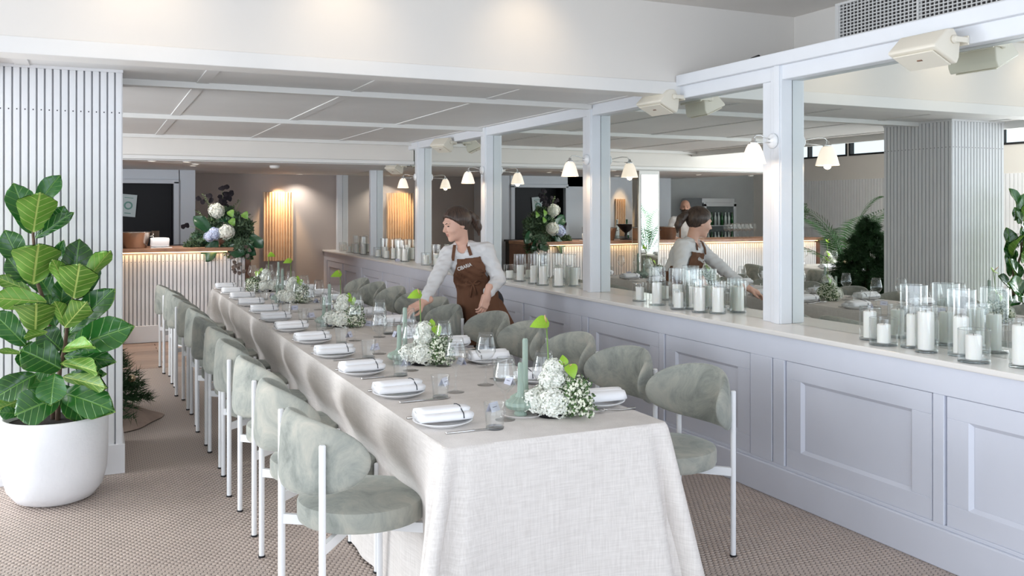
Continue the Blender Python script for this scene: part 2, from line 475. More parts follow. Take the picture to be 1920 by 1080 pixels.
def J(px, py, d):                               # a point at a known distance in front of the camera
    a = (px - 960) / F_PX
    return Vector((d * (a * CS + SN), d * (-a * SN + CS), CAM_H + (HOR - py) / F_PX * d))

ORD = ['first', 'second', 'third', 'fourth', 'fifth', 'sixth', 'seventh', 'eighth', 'ninth', 'tenth', 'eleventh', 'twelfth']
# ------------------------------------------------------------------ room shell
MX = 3.477                      # mirror plane
WX = 3.215                      # face of the wainscot
LEDGE = 0.873
# floor: grout bed with a penny-round lattice; nearest discs are built below
fl = struct(mk('floor', [(-5, -3, 0), (4.6, -3, 0), (4.6, 9.2, 0), (-5, 9.2, 0)], [(0, 1, 2, 3)], 'penny_floor'), 'beige penny-round mosaic floor with dark grout')
def penny_tiles():
    n = 10; rt, rb, zt = 0.0112, 0.0121, 0.0016
    ring = [(math.cos(2 * PI * (k + 0.5) / n), math.sin(2 * PI * (k + 0.5) / n)) for k in range(n)]
    tv = np.array([(rt * c, rt * s, zt) for c, s in ring] + [(rb * c, rb * s, 0.0002) for c, s in ring])
    tf = [tuple(range(n))] + [(k, n + k, n + (k + 1) % n, (k + 1) % n) for k in range(n)]
    py = PITCH * math.sqrt(3)
    cs = []
    for off in (0.0, 0.5):
        ii = np.arange(int(-1.7 / PITCH), int(3.2 / PITCH)); jj = np.arange(int(1.6 / py), int(5.6 / py))
        gx, gy = np.meshgrid((ii + off) * PITCH, (jj + off) * py, indexing='ij')
        cs.append(np.stack([gx.ravel(), gy.ravel()], 1))
    c = np.concatenate(cs)
    keep = (c[:, 0] < WX - 0.035) & ~((c[:, 0] > 1.12) & (c[:, 0] < 1.72) & (c[:, 1] > 2.9)) & ~((c[:, 0] > -0.54) & (c[:, 0] < 0.15) & (c[:, 1] > 5.58))
    d = c[:, 0] * SN + c[:, 1] * CS; a = (c[:, 0] * CS - c[:, 1] * SN) / d * F_PX + 960; y = HOR + F_PX * CAM_H / d
    keep &= (a > -420) & (a < 2300) & (y < 1500)
    c, d, a, y = c[keep], d[keep], a[keep], y[keep]
    vis = (y < 1078) & (((a > 2) & (a < 500)) | ((a > 1318) & (a < 1780)))
    order = np.argsort(np.where(vis, d, 99))
    near, rest = order[:300], order[300:]
    me = bpy.data.meshes.new('tile'); me.from_pydata([tuple(v) for v in tv], [], tf); me.materials.append(MATS['penny_tile'])
    for i in near:
        from_mesh('tile', me, fl, (c[i, 0], c[i, 1], 0))
    p = c[rest]; m = len(p)
    V = (tv[None] + np.concatenate([p, np.zeros((m, 1))], 1)[:, None]).reshape(-1, 3)
    nv = 2 * n
    loops = np.concatenate([np.concatenate([np.array(f) for f in tf])[None] + (np.arange(m) * nv)[:, None]]).ravel()
    tot = np.tile(np.array([len(f) for f in tf]), m)
    me = bpy.data.meshes.new('tile_field'); me.vertices.add(len(V)); me.vertices.foreach_set('co', V.ravel())
    me.loops.add(len(loops)); me.loops.foreach_set('vertex_index', loops.astype(np.int32))
    me.polygons.add(len(tot)); st = np.concatenate([[0], np.cumsum(tot)[:-1]])
    me.polygons.foreach_set('loop_start', st.astype(np.int32)); me.polygons.foreach_set('loop_total', tot.astype(np.int32))
    me.update(calc_edges=True); me.materials.append(MATS['penny_tile'])
    o = from_mesh('tile_field', me, fl); o['kind'] = 'stuff'
penny_tiles()
# timber floor in front of and behind the bar
wf = struct(MB().box(-5, 4.6, 9.2, 14.2, -0.03, -0.004).build('floor_timber', 'wood_dark'), 'brown timber boards in front of the bar')
for k in range(14):
    for q in range(2):
        x0 = -2.0 + 2.6 * q + (0.7 if k % 2 else 0); 
        MB().box(x0, x0 + 2.59, 9.2 + k * 0.125, 9.2 + k * 0.125 + 0.122, -0.004, 0.002).build('floor_board', 'floor_boards', wf)

# right wall: panelled wainscot, ledge, posts, header, mirrors
wr = struct(MB().box(WX + 0.02, WX + 0.12, 0.2, 14.0, 0, 0.846).build('wall_right', 'lilac_paint'), 'pale lilac panelled dado below the mirrors')
b = MB().box(WX - 0.012, WX + 0.02, 0.2, 14.0, 0, 0.166).build('baseboard_right', 'lilac_paint'); struct(soft(b, 0.006), 'wide lilac skirting board')
soft(MB().box(WX - 0.0, WX + 0.02, 0.2, 14.0, 0.724, 0.846).build('top_rail', 'lilac_paint', wr), 0.003)
soft(MB().box(WX - 0.0, WX + 0.02, 0.2, 14.0, 0.166, 0.182).build('bottom_rail', 'lilac_paint', wr), 0.003)
# panels: px of stile pairs measured at the photograph turn into runs along the wall
panel_edges = []
def panel(y0, y1):
    # raised frame with a sunk field
    W = 0.105
    for (a0, a1, z0, z1) in ((y0, y1, 0.182, 0.275), (y0, y1, 0.632, 0.722), (y0, y0 + W, 0.275, 0.632), (y1 - W, y1, 0.275, 0.632)):
        soft(MB().box(WX + 0.004, WX + 0.02, a0, a1, z0, z1).build('panel_frame', 'lilac_paint', wr), 0.002, 1)
    m = MB(); t = 0.014
    yy0, yy1, z0, z1 = y0 + W, y1 - W, 0.275, 0.632
    o = [(yy0, z0), (yy1, z0), (yy1, z1), (yy0, z1)]; i = [(yy0 + t, z0 + t), (yy1 - t, z0 + t), (yy1 - t, z1 - t), (yy0 + t, z1 - t)]
    v = [(WX + 0.006, y, z) for y, z in o] + [(WX + 0.019, y, z) for y, z in i]
    m.add(v, [(k, (k + 1) % 4, 4 + (k + 1) % 4, 4 + k) for k in range(4)]); m.build('panel_moulding', 'lilac_paint', wr)
def stile(y0, y1):
    soft(MB().box(WX - 0.002, WX + 0.02, y0, y1, 0.182, 0.724).build('stile', 'lilac_paint', wr), 0.002, 1)
for y0 in (3.93 - 2.05, 3.93, 5.98, 8.03, 10.04, 12.02):
    panel(y0, y0 + 0.80); stile(y0 + 0.81, y0 + 0.865); panel(y0 + 0.875, y0 + 1.765)
    stile(y0 + 1.775, y0 + 1.86); stile(y0 + 1.87, y0 + 2.04)
lg = MB().box(WX - 0.026, MX + 0.02, 0.2, 14.0, 0.847, LEDGE).build('trim_1', 'ledge_paint'); struct(soft(lg, 0.006, 2), 'cream painted ledge running under the mirrors')
mw = struct(MB().box(MX + 0.012, MX + 0.14, 0.2, 14.0, LEDGE, 2.30).build('wall_mirror_backing', 'white_paint'), 'white wall behind the mirror panes')
POSTS = [3.89, 5.97, 8.01, 10.02, 11.99, 13.88]
PN = ['nearest', 'second nearest', 'third', 'fourth', 'fifth', 'farthest']
for i, y in enumerate(POSTS):
    p = MB().box(3.398, MX, y, y + 0.085, LEDGE, 2.286).build('trim_%d' % (i + 2), 'post_paint')
    struct(soft(p, 0.004), 'white timber post between mirrors, %s to the camera' % PN[i])
    soft(MB().box(3.388, 3.40, y + 0.006, y + 0.05, LEDGE, 2.286).build('cover_strip', 'post_paint', p), 0.003)
    soft(MB().box(3.415, MX, y + 0.085, y + 0.17, LEDGE, 2.27).build('rear_stud', 'post_paint', p), 0.004)
hd = MB().box(3.405, MX + 0.14, 0.2, 14.0, 2.208, 2.31).build('trim_8', 'post_paint'); struct(soft(hd, 0.006), 'white header beam over the mirrors')
soft(MB().box(3.37, MX + 0.14, 0.2, 4.84, 2.285, 2.355).build('upper_lip', 'post_paint', hd), 0.006)
MN = ['rightmost, behind the big glass vases', 'second from the right, showing the waitress reflection', 'third from the right, beside the waitress', 'fourth from the right, behind the waitress', 'fifth from the right, above far vases', 'farthest and narrowest']
ys = [1.8] + [p + 0.17 for p in POSTS]
for i in range(6):
    m = MB().box(MX, MX + 0.006, (POSTS[i - 1] + 0.171) if i else 1.9, POSTS[i] - 0.001, LEDGE + 0.001, 2.207).build('mirror_pane', 'mirror')
    tag(m, 'tall wall mirror pane, ' + MN[i], 'mirror', 'mirror panes above the ledge')

# beam, bulkhead and high ceiling of the front room
hb = MB().box(-4.6, 3.47, 4.837, 5.02, 2.232, 2.313).build('trim_9', 'white_paint'); struct(soft(hb, 0.004), 'white beam across the room in front of the low ceiling')
struct(MB().box(-4.6, 4.4, 4.85, 5.02, 2.313, 2.83).build('wall_bulkhead', 'plaster'), 'cream plaster bulkhead above the cross beam')
struct(MB().box(-4.7, 4.5, -3.0, 4.86, 2.815, 2.9).build('ceiling_front', 'plaster'), 'high cream ceiling of the front room')
struct(MB().box(4.35, 4.5, -3.0, 4.85, 2.30, 2.82).build('wall_upper_right', 'plaster'), 'set-back cream wall above the mirrors')
struct(MB().box(3.5, 4.36, 0.2, 4.85, 2.30, 2.35).build('trim_10', 'post_paint'), 'flat white shelf on top of the mirror header')
struct(MB().box(3.335, 4.5, -3.0, 0.2, 0, 2.35).build('wall_front_right', 'lilac_paint'), 'plain wall right of the camera')
# air grille
gr = empty('air_grille', (4.35, 4.4, 2.36))
MB().box(-0.006, -0.002, -2.9, 0.0, 0.0, 0.44).build('dark_backing', 'grille_dark', gr)
m = MB()
for k in range(97): m.box(-0.034, -0.026, -0.03 * k - 0.006, -0.03 * k, 0, 0.44)
o = m.build('vertical_bars', 'white_paint', gr); o['kind'] = 'stuff'
m = MB()
for k in range(21): m.box(-0.036, -0.022, -2.9, 0, 0.021 * k, 0.021 * k + 0.006)
o = m.build('horizontal_bars', 'white_paint', gr); o['kind'] = 'stuff'
for a in ((-0.04, 0, -0.0, 0.03, -0.0, 0.455), (-0.04, 0, -2.92, 0.0, 0.44, 0.455), (-0.04, 0, -0.62, -0.61, 0, 0.44), (-0.04, 0, -1.24, -1.23, 0, 0.44)): MB().box(*a).build('grille_frame', 'white_paint', gr)
tag(gr, 'wide white air grille with dark gaps high above the mirrors', 'air vent')
# coil of black cable lying on the header shelf
m = MB(); m.tube([(3.62 + 0.05 * math.cos(t), 4.2 + 0.2 * math.sin(t), 2.372 + 0.004 * t) for t in np.linspace(0, 9, 40)], 0.009, 6)
tag(m.build('cable_coil', 'black_plastic', smooth=True), 'black cable coil lying on top of the mirror header', 'cable')

# low coffered ceiling
cl = struct(MB().box(-0.55, 3.62, 5.02, 10.42, 2.292, 2.34).build('ceiling', 'ceiling_paint'), 'low grey ceiling with white battens over the long table')
for y in (5.97, 8.10, 10.28): soft(MB().box(-0.55, 3.42, y, y + 0.05, 2.255, 2.293).build('cross_batten', 'batten_paint', cl), 0.003)
for x in (-0.40, 0.57, 1.55, 2.53, 3.36):
    for (y0, y1) in ((5.02, 5.97), (6.02, 8.10), (8.15, 10.28)): soft(MB().box(x, x + 0.075, y0, y1, 2.286, 2.293).build('long_batten', 'ceiling_paint', cl), 0.003)
struct(MB().box(-0.61, -0.55, 5.02, 10.42, 2.23, 2.9).build('trim_11', 'white_paint'), 'white edge beam of the low ceiling on its far side')
# drop beam at the bar and the low bar ceiling
bk = MB().box(-2.25, 3.47, 10.40, 10.52, 2.075, 2.9).build('wall_bar_bulkhead', 'plaster'); struct(bk, 'pale drop beam before the bar ceiling')
soft(MB().box(-2.25, 3.47, 10.375, 10.40, 2.036, 2.076).build('beam_strip', 'white_paint', bk), 0.003)
bc = struct(MB().box(-2.25, 3.62, 10.40, 14.2, 2.04, 2.07).build('ceiling_bar', 'grey_wall'), 'low grey boarded ceiling over the bar')
for k in range(28): MB().box(-2.25, 3.47, 10.53 + k * 0.125, 10.53 + k * 0.125 + 0.119, 2.030, 2.04).build('ceiling_board', 'ceiling_paint', bc)
# side room high ceiling, left wall
struct(MB().box(-4.7, -0.52, 4.9, 10.5, 2.86, 2.94).build('ceiling_side', 'plaster'), 'high cream ceiling of the side room')
struct(MB().box(-4.7, -2.25, 10.5, 14.2, 2.86, 2.94).build('ceiling_side_rear', 'plaster'), 'high cream ceiling beside the bar')
struct(MB().box(-2.31, -2.25, 10.40, 14.0, 2.04, 2.9).build('trim_12', 'white_paint'), 'white end fascia of the low bar ceiling')
wl = struct(MB().box(-4.7, -4.6, 7.7, 14.2, 0, 2.40).build('wall_left', 'plaster'), 'cream wall with boarded lower part in the side room')
struct(MB().box(-4.7, -4.6, 7.7, 14.2, 2.66, 2.95).build('wall_left_top', 'plaster'), 'strip of cream wall above the high windows')
m = MB()
for k in range(89): m.box(-4.6, -4.585, 7.72 + k * 0.062, 7.72 + k * 0.062 + 0.050, 0.12, 2.0)
o = m.build('wall_boards', 'slat_paint', wl); o['kind'] = 'stuff'
MB().box(-4.6, -4.57, 7.7, 13.2, 1.17, 1.21).build('dado_rail', 'slat_paint', wl)
MB().box(-4.6, -4.565, 7.7, 13.2, 0, 0.12).build('skirting', 'slat_paint', wl)
for k in range(3):
    y0 = 7.8 + k * 1.9
    wn = empty('window_%d' % (k + 1), (-4.65, y0, 2.40)); struct(wn, 'high narrow window with dark frame in the left wall')
    for a in ((-0.03, 0.06, 0, 1.85, 0, 0.03), (-0.03, 0.06, 0, 1.85, 0.23, 0.26), (-0.03, 0.06, 0, 0.03, 0.03, 0.23), (-0.03, 0.06, 1.82, 1.85, 0.03, 0.23), (-0.03, 0.06, 0.9, 0.93, 0.03, 0.23)):
        MB().box(*a).build('window_frame', 'black_plastic', wn)
    MB().box(0, 0.005, 0.03, 1.82, 0.03, 0.23).build('pane', 'window_glass', wn)
    struct(MB().box(-4.7, -4.6, y0 + 1.85, y0 + 1.9, 2.4, 2.66).build('trim_%d' % (20 + k), 'plaster'), 'wall pier between high windows')
# glazed front and terrace side
for k in range(7):
    p = MB().box(-4.66, -4.60, -2.9 + k * 1.75, -2.84 + k * 1.75, 0, 2.82).build('trim_%d' % (40 + k), 'white_paint'); struct(p, 'white mullion of the glazed terrace side')
# behind the camera
for k in range(6):
    p = MB().box(-4.62 + k * 1.6, -4.56 + k * 1.6, -2.98, -2.92, 0, 2.82).build('trim_%d' % (30 + k), 'white_paint'); struct(p, 'white mullion of the glazed front behind the camera')
# far walls
wb = struct(MB().box(1.2, 3.62, 14.0, 14.2, 0, 2.05).build('wall_back', 'taupe_wall'), 'taupe end wall with a lit slatted niche')
struct(MB().box(-4.7, -2.0, 14.0, 14.2, 0, 2.9).build('wall_back_left', 'grey_wall'), 'grey wall behind the drinks fridge')
wd = struct(MB().box(1.02, 1.23, 13.0, 14.1, 0, 2.04).build('wall_doorway', 'door_frame'), 'pale wall around the dark doorway behind the bar')
MB().box(-0.4, 1.03, 13.0, 14.1, 1.87, 2.04).build('lintel', 'door_frame', wd)
MB().box(-2.0, -0.0, 13.0, 14.1, 0, 2.04).build('pier', 'door_frame', wd)
for a in ((0.955, 1.02, 12.97, 13.06, 0, 1.87), (0.0, 1.02, 12.97, 13.06, 1.845, 1.90), (0.0, 0.05, 12.97, 13.06, 0, 1.87)): soft(MB().box(*a).build('door_casing', 'door_frame', wd), 0.004)
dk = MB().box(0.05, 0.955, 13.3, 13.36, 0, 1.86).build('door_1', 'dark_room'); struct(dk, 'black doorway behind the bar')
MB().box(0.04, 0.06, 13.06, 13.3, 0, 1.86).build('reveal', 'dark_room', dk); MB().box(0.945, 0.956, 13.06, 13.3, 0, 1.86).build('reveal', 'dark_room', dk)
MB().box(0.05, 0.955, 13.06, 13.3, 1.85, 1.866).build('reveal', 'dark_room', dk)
# paper notice on the dark door
nt_ = empty('paper_notice', (0.30, 13.28, 1.56)); nt_.rotation_euler = (0, R(5), 0)
MB().box(0, 0.20, 0, 0.004, -0.15, 0.15).build('sheet', 'poster_paper', nt_)
m = MB(); m.lathe([(0.035, 0), (0.055, 0), (0.055, 0.003), (0.035, 0.003), (0.035, 0)], 20, cap0=False, cap1=False)
o = m.build('green_wreath', 'poster_green', nt_); o.rotation_euler = (R(90), 0, 0); o.location = (0.10, -0.001, 0.0)
MB().box(0.045, 0.155, -0.002, 0, 0.10, 0.108).build('print_line', 'poster_green', nt_); MB().box(0.06, 0.14, -0.002, 0, -0.11, -0.098).build('print_line', 'poster_green', nt_)
tag(nt_, 'tilted white paper notice with a green wreath on the black doorway', 'notice')
# lit slatted niche
nc = empty('slatted_niche', (2.29, 13.99, 0.72))
MB().box(0, 0.45, -0.01, 0.0, 0, 1.04).build('back_panel', 'niche_wood', nc)
for k in range(11): soft(MB().box(0.008 + k * 0.041, 0.030 + k * 0.041, -0.036, -0.01, 0, 1.04).build('slat', 'niche_wood', nc), 0.002, 1)
tag(nc, 'tall honey-coloured slatted timber panel lit from above on the taupe wall', 'wall panel')
def spot(name, loc, aim, power, size, col, blend=0.6, r=0.03):
    l = bpy.data.lights.new(name, 'SPOT'); l.energy = power; l.spot_size = R(size); l.spot_blend = blend; l.color = col; l.shadow_soft_size = r
    o = bpy.data.objects.new(name, l); COL.objects.link(o); o.location = loc
    o.rotation_euler = (Vector(aim) - Vector(loc)).to_track_quat('-Z', 'Y').to_euler()
    return o
spot('niche_lamp', (2.515, 13.80, 1.99), (2.515, 14.0, 1.25), 60, 62, (1, 0.66, 0.34))
# slat-clad square column
cx0, cx1, cy0, cy1 = -0.53, 0.14, 5.62, 6.38
co = struct(MB().box(cx0 + 0.025, cx1 - 0.025, cy0 + 0.025, cy1 - 0.025, 0, 2.29).build('wall_column', 'slat_back'), 'square column clad in white vertical slats')
def slats(parent, n, a0, a1, put, z0, z1, zs):
    w = (a1 - a0) / n
    for k in range(n):
        s = put(a0 + k * w + 0.10 * w, a0 + (k + 0.88) * w, z0, z1)
        s = soft(s.build('slat', 'slat_paint', parent), 0.002, 1)
        if zs:
            q = put(a0 + (k + 0.47) * w, a0 + (k + 0.47) * w + 0.006, zs, zs + 0.007, -0.001).build('screw', 'screw_dark', parent)
slats(co, 17, cx0, cx1, lambda a, b_, z0, z1, e=0.0: MB().box(a, b_, cy0 + e, cy0 + 0.025, z0, z1), 0.165, 2.276, 2.044)
slats(co, 19, cy0, cy1, lambda a, b_, z0, z1, e=0.0: MB().box(cx1 - 0.025, cx1 - e, a, b_, z0, z1), 0.165, 2.276, 2.044)
soft(MB().box(cx0 - 0.012, cx1 + 0.012, cy0 - 0.012, cy1 + 0.012, 0, 0.168).build('plinth', 'slat_paint', co), 0.004)
MB().box(cx0 - 0.002, cx1 + 0.002, cy0 - 0.002, cy1 + 0.002, 2.276, 2.292).build('cap', 'slat_paint', co)
# white column with mirrored faces in front of the bar
mc = struct(MB().box(-0.17, 0.16, 10.62, 10.80, 0, 2.04).build('wall_bar_column', 'white_paint'), 'white column with mirror strips standing at the bar')
MB().box(-0.14, 0.13, 10.612, 10.62, 0.1, 1.98).build('mirror_strip', 'mirror', mc)
MB().box(0.16, 0.168, 10.64, 10.78, 0.1, 1.98).build('mirror_strip', 'mirror', mc)

# ------------------------------------------------------------------ bar
BY = 11.0
bar = empty('bar_counter', (-0.88, BY, 0))
ox = -0.88
MB().box(-3.36 - ox, 1.60 - ox, 0.03, 0.62, 0, 1.0).build('carcass', 'slat_back', bar)
n = 118; wdt = (1.60 + 3.36) / n
for k in range(n):
    x = -3.36 + k * wdt - ox
    MB().box(x + 0.1 * wdt, x + 0.84 * wdt, 0.0, 0.03, 0.19, 0.985).build('slat', 'slat_paint', bar)
m = MB()
for k in range(n):
    x = -3.36 + (k + 0.45) * wdt - ox; m.box(x, x + 0.006, -0.0012, 0.002, 0.905, 0.912)
o = m.build('slat_screws', 'screw_dark', bar); o['kind'] = 'stuff'
soft(MB().box(-3.36 - ox, 1.60 - ox, -0.012, 0.03, 0, 0.19).build('kick_board', 'slat_paint', bar), 0.004)
soft(MB().box(-3.42 - ox, 1.66 - ox, -0.10, 0.66, 1.018, 1.06).build('counter_top', 'oak_top', bar), 0.004)
for x in (-3.42, 1.60): soft(MB().box(x - ox, x + 0.06 - ox, -0.02, 0.64, 0, 1.018).build('end_panel', 'wood_dark', bar), 0.003)
MB().box(-3.34 - ox, 1.58 - ox, -0.055, -0.04, 1.008, 1.017).build('led_strip', 'led', bar)
tag(bar, 'long white slatted bar with timber top and warm light under its edge', 'bar counter')
area('bar_led_glow', (-0.88, BY - 0.05, 1.006), (0, 0, 0), 4.9, 0.03, 2.5, (1, 0.62, 0.28))
# back counter
bcn = MB().box(-1.95, 1.15, 12.42, 12.9, 0.0, 1.0).build('back_counter', 'dark_room'); tag(bcn, 'dark low counter behind the bar before the doorway', 'counter')
MB().box(-1.97, 1.17, 12.40, 12.92, 1.0, 1.03).build('worktop', 'black_plastic', bcn)

# downlights and smoke detector
for i, (x, y) in enumerate(((0.56, 10.65), (0.92, 10.67), (1.06, 11.15), (1.07, 11.56), (2.79, 13.75), (-1.4, 11.4), (-2.4, 11.4), (-0.5, 12.3))):
    d = MB().lathe([(0.045, 0), (0.045, -0.006), (0.036, -0.008), (0.034, -0.003)], 20, cap0=False, cap1=False).build('downlight', 'white_paint', loc=(x, y, 2.031))
    MB().lathe([(0.0345, -0.0035), (0.001, -0.0034)], 16).build('lamp_lens', 'lamp_glow', d)
    tag(d, ['recessed downlight leftmost over the bar', 'recessed downlight second from the left over the bar', 'front one of two close downlights over the bar', 'rear one of two close downlights over the bar', 'single downlight above the taupe wall', 'downlight over the bar seen in the mirror, right one', 'downlight over the bar seen in the mirror, far right one', 'downlight behind the bar seen in the mirror'][i], 'downlight', 'downlights over the bar')
    spot('downlight_beam', (x, y, 2.02), (x, y, 0), 14 if y < 13 else 30, 130, (1, 0.92, 0.83), 0.8)
d = MB().lathe([(0.06, 0), (0.06, -0.02), (0.045, -0.034), (0.0, -0.036)], 24, cap0=False, cap1=False).build('smoke_detector', 'white_paint', loc=(1.975, 11.22, 2.03), smooth=True)
tag(d, 'round white smoke detector on the bar ceiling', 'smoke detector')
# warm ceiling downlights washing the bulkhead
for x in (0.2, 1.2, 2.3):
    spot('bulkhead_wash', (x, 4.45, 2.80), (x, 4.84, 2.45), 4, 100, (1, 0.78, 0.52), 1.0, 0.05)
# ------------------------------------------------------------------ long table and cloth
TX0, TX1, TY0, TY1, TZ = 0.99, 1.835, 2.67, 8.97, 0.748
tb = empty('dining_table', ((TX0 + TX1) / 2, (TY0 + TY1) / 2, 0))
hx, hy = (TX1 - TX0) / 2 - 0.02, (TY1 - TY0) / 2 - 0.02
MB().box(-hx, hx, -hy, hy, 0.715, 0.744).build('table_top', 'table_wood', tb)
for sx in (-1, 1):
    for y in (-hy + 0.25, -hy / 3, hy / 3, hy - 0.25):
        x = sx * (hx - 0.2); MB().box(x - 0.03, x + 0.03, y - 0.03, y + 0.03, 0, 0.715).build('leg', 'table_wood', tb)
tag(tb, 'long dining table hidden under a pale linen cloth', 'table')

def cloth_mesh(x0, x1, y0, y1, ztop, zbot, push, flare, seed, step=0.03, rows=22, mid=0.02):
    rnd = random.Random(seed)
    r = 0.022
    per = []
    def run(a, b_, nrm, side):
        n = max(2, int((Vector(b_) - Vector(a)).length / step))
        for k in range(n):
            t = k / n; p = Vector(a).lerp(Vector(b_), t); per.append((p, Vector(nrm), side))
    def arc(c, a0, side):
        for k in range(6):
            a = a0 + PI / 2 * k / 6; nn = Vector((math.cos(a), math.sin(a))); per.append((Vector(c) + nn * r, nn, side))
    run((x0 + r, y0), (x1 - r, y0), (0, -1), 'F'); arc((x1 - r, y0 + r), -PI / 2, 'C')
    run((x1, y0 + r), (x1, y1 - r), (1, 0), 'R'); arc((x1 - r, y1 - r), 0, 'C')
    run((x1 - r, y1), (x0 + r, y1), (0, 1), 'B'); arc((x0 + r, y1 - r), PI / 2, 'C')
    run((x0, y1 - r), (x0, y0 + r), (-1, 0), 'L'); arc((x0 + r, y0 + r), PI, 'C')
    corners = [Vector(c) for c in ((x0, y0), (x1, y0), (x1, y1), (x0, y1))]
    cdir = [Vector(c).normalized() for c in ((-1, -1), (1, -1), (1, 1), (-1, 1))]
    ph = [rnd.uniform(0, 6.28) for _ in range(8)]
    n = len(per); v = []; f = []
    prof = [0, 0.012, 0.03] + [0.03 + 0.97 * (k + 1) / (rows - 2) for k in range(rows - 2)]
    for i, t in enumerate(prof):
        z = ztop - (ztop - zbot) * t
        for (p, nn, side) in per:
            d = [(p - c).length for c in corners]; k = d.index(min(d)); cf = math.exp(-(d[k] / 0.16) ** 2)
            s = p.x * 1.0 + p.y
            q = 0.5 * math.sin(s * 11.5 + ph[0]) + 0.3 * math.sin(s * 23 + ph[1] + 1.5 * t) + 0.35 * math.sin(s * 5.3 + ph[2])
            amp = 0.019 if side in 'LR' else 0.007
            off = mid * t + amp * q * min(1, t * 1.4) * (1 - 0.5 * cf)
            if side in 'LR' or side == 'C':
                sm = min(1, max(0, (t - 0.12) / 0.3)); off -= push * sm * sm * (3 - 2 * sm) * (1 - math.exp(-(d[k] / 0.26) ** 2)) * (1 if side != 'C' else 0)
            edge = 0.008 * (1 - math.exp(-t * 60)) - 0.008
            pos = p + nn * (off + edge)
            # box folds at the corners
            tang = Vector((-nn.y, nn.x))
            pos += cdir[k] * (flare * (1.32 if k == 0 else 0.85) * t * cf)
            fold = math.exp(-((d[k] - 0.06) / 0.018) ** 2)
            pos -= nn * (0.12 * fold * min(1, t * 1.5) * (1.0 if side in 'LR' else 0.85))
            v.append((pos.x, pos.y, max(z, zbot)))
    m = len(prof)
    for i in range(m - 1):
        for k in range(n):
            k2 = (k + 1) % n; f.append((i * n + k, (i + 1) * n + k, (i + 1) * n + k2, i * n + k2))
    f.append(tuple(range(n)))
    return v, f
v, f = cloth_mesh(TX0, TX1, TY0, TY1, 0.7505, 0.012, 0.075, 0.19, 3, step=0.016)
ctr = ((TX0 + TX1) / 2, (TY0 + TY1) / 2, 0)
cloth = fixn(mk('tablecloth', [(a - ctr[0], b_ - ctr[1], c) for a, b_, c in v], f, 'linen', smooth=True, loc=ctr))
try: cloth.data.set_sharp_from_angle(angle=R(60))
except Exception: pass
tag(cloth, 'pale linen cloth draped to the floor over the long dining table', 'tablecloth')
TOP = 0.7505

# ------------------------------------------------------------------ round-back velvet chairs
def disc_pad(r, z0, z1, ed, dome, n=36):
    prof = [(0.001, z0), (r - ed, z0), (r - ed * 0.3, z0 + ed * 0.3), (r, z0 + ed), (r, z1 - ed), (r - ed * 0.3, z1 - ed * 0.3), (r - ed, z1), (r * 0.6, z1 + dome * 0.7), (0.001, z1 + dome)]
    return MB().lathe(prof, n)
def backrest_mesh():
    rad, A, B, zc, T = 0.272, 0.340, 0.142, 0.652, 0.022
    nr, ns = 9, 44; v = []; f = []
    for side in (1, -1):
        for i in range(nr + 1):
            q = i / nr; rr = math.sin(q * PI / 2)
            th = T * (max(0, 1 - rr ** 5)) ** 0.5
            for k in range(ns):
                a = 2 * PI * k / ns
                # ellipse a little fuller at the shoulders
                ex = A * rr * math.cos(a); ez = B * rr * math.sin(a) * (1 + 0.05 * math.cos(2 * a))
                ang = ex / rad; rho = rad + side * th - 0.06 * ez
                v.append((rho * math.sin(ang), -rho * math.cos(ang), zc + ez + 0.010 * math.cos(ang * 1.3)))
    o2 = (nr + 1) * ns
    for s in (0, 1):
        for i in range(nr):
            for k in range(ns):
                k2 = (k + 1) % ns; q = (s * o2 + i * ns + k, s * o2 + i * ns + k2, s * o2 + (i + 1) * ns + k2, s * o2 + (i + 1) * ns + k)
                f.append(q if s == 0 else tuple(reversed(q)))
    return v, f
def make_chair():
    c = empty('dining_chair')
    s = shade(disc_pad(0.232, 0.393, 0.467, 0.011, 0.009).build('seat', 'velvet', c, True), 38)
    v, f = backrest_mesh(); o = mk('backrest', v, f, 'velvet', c, True)
    bm = bmesh.new(); bm.from_mesh(o.data); bmesh.ops.remove_doubles(bm, verts=bm.verts, dist=1e-5); bmesh.ops.recalc_face_normals(bm, faces=bm.faces); bm.to_mesh(o.data); bm.free()
    for sx in (-1, 1):
        for (x, y, top) in ((0.192, -0.232, 0.715), (0.190, 0.160, 0.452)):
            l = MB().lathe([(0.012, 0.006), (0.012, top - 0.004), (0.009, top), (0.001, top + 0.001)], 12).build('leg', 'white_metal', c, False, (sx * x, y, 0)); shade(l)
            MB().lathe([(0.015, 0.0), (0.015, 0.008)], 12).build('foot_cap', 'black_plastic', l)
    # crossed flat rails under the seat
    m = MB()
    for sx in (-1, 1):
        a = Vector((sx * 0.192, -0.232, 0)); b_ = Vector((-sx * 0.190, 0.160, 0)); d = (b_ - a).normalized(); nn = Vector((-d.y, d.x, 0)) * 0.009
        p = [a - nn, b_ - nn, b_ + nn, a + nn]
        m.add([(q.x, q.y, 0.348) for q in p] + [(q.x, q.y, 0.383) for q in p], [(3, 2, 1, 0), (4, 5, 6, 7), (0, 1, 5, 4), (1, 2, 6, 5), (2, 3, 7, 6), (3, 0, 4, 7)])
    m.build('seat_rail', 'white_metal', c)
    m = MB()
    for sx in (-1, 1): m.tube([(sx * 0.192, -0.232, 0.62), (sx * 0.19, -0.222, 0.62)], 0.006, 6)
    m.build('back_pins', 'chrome', c)
    return c
chair0 = make_chair()
LY = [3.23, 3.82, 4.47, 5.10, 5.68, 6.25, 6.81, 7.37, 7.93, 8.49, 9.05]
RY = [3.35, 3.95, 4.55, 5.13, 5.71, 6.28, 6.85, 7.42, 7.98, 8.54, 9.10]
rnd = random.Random(5)
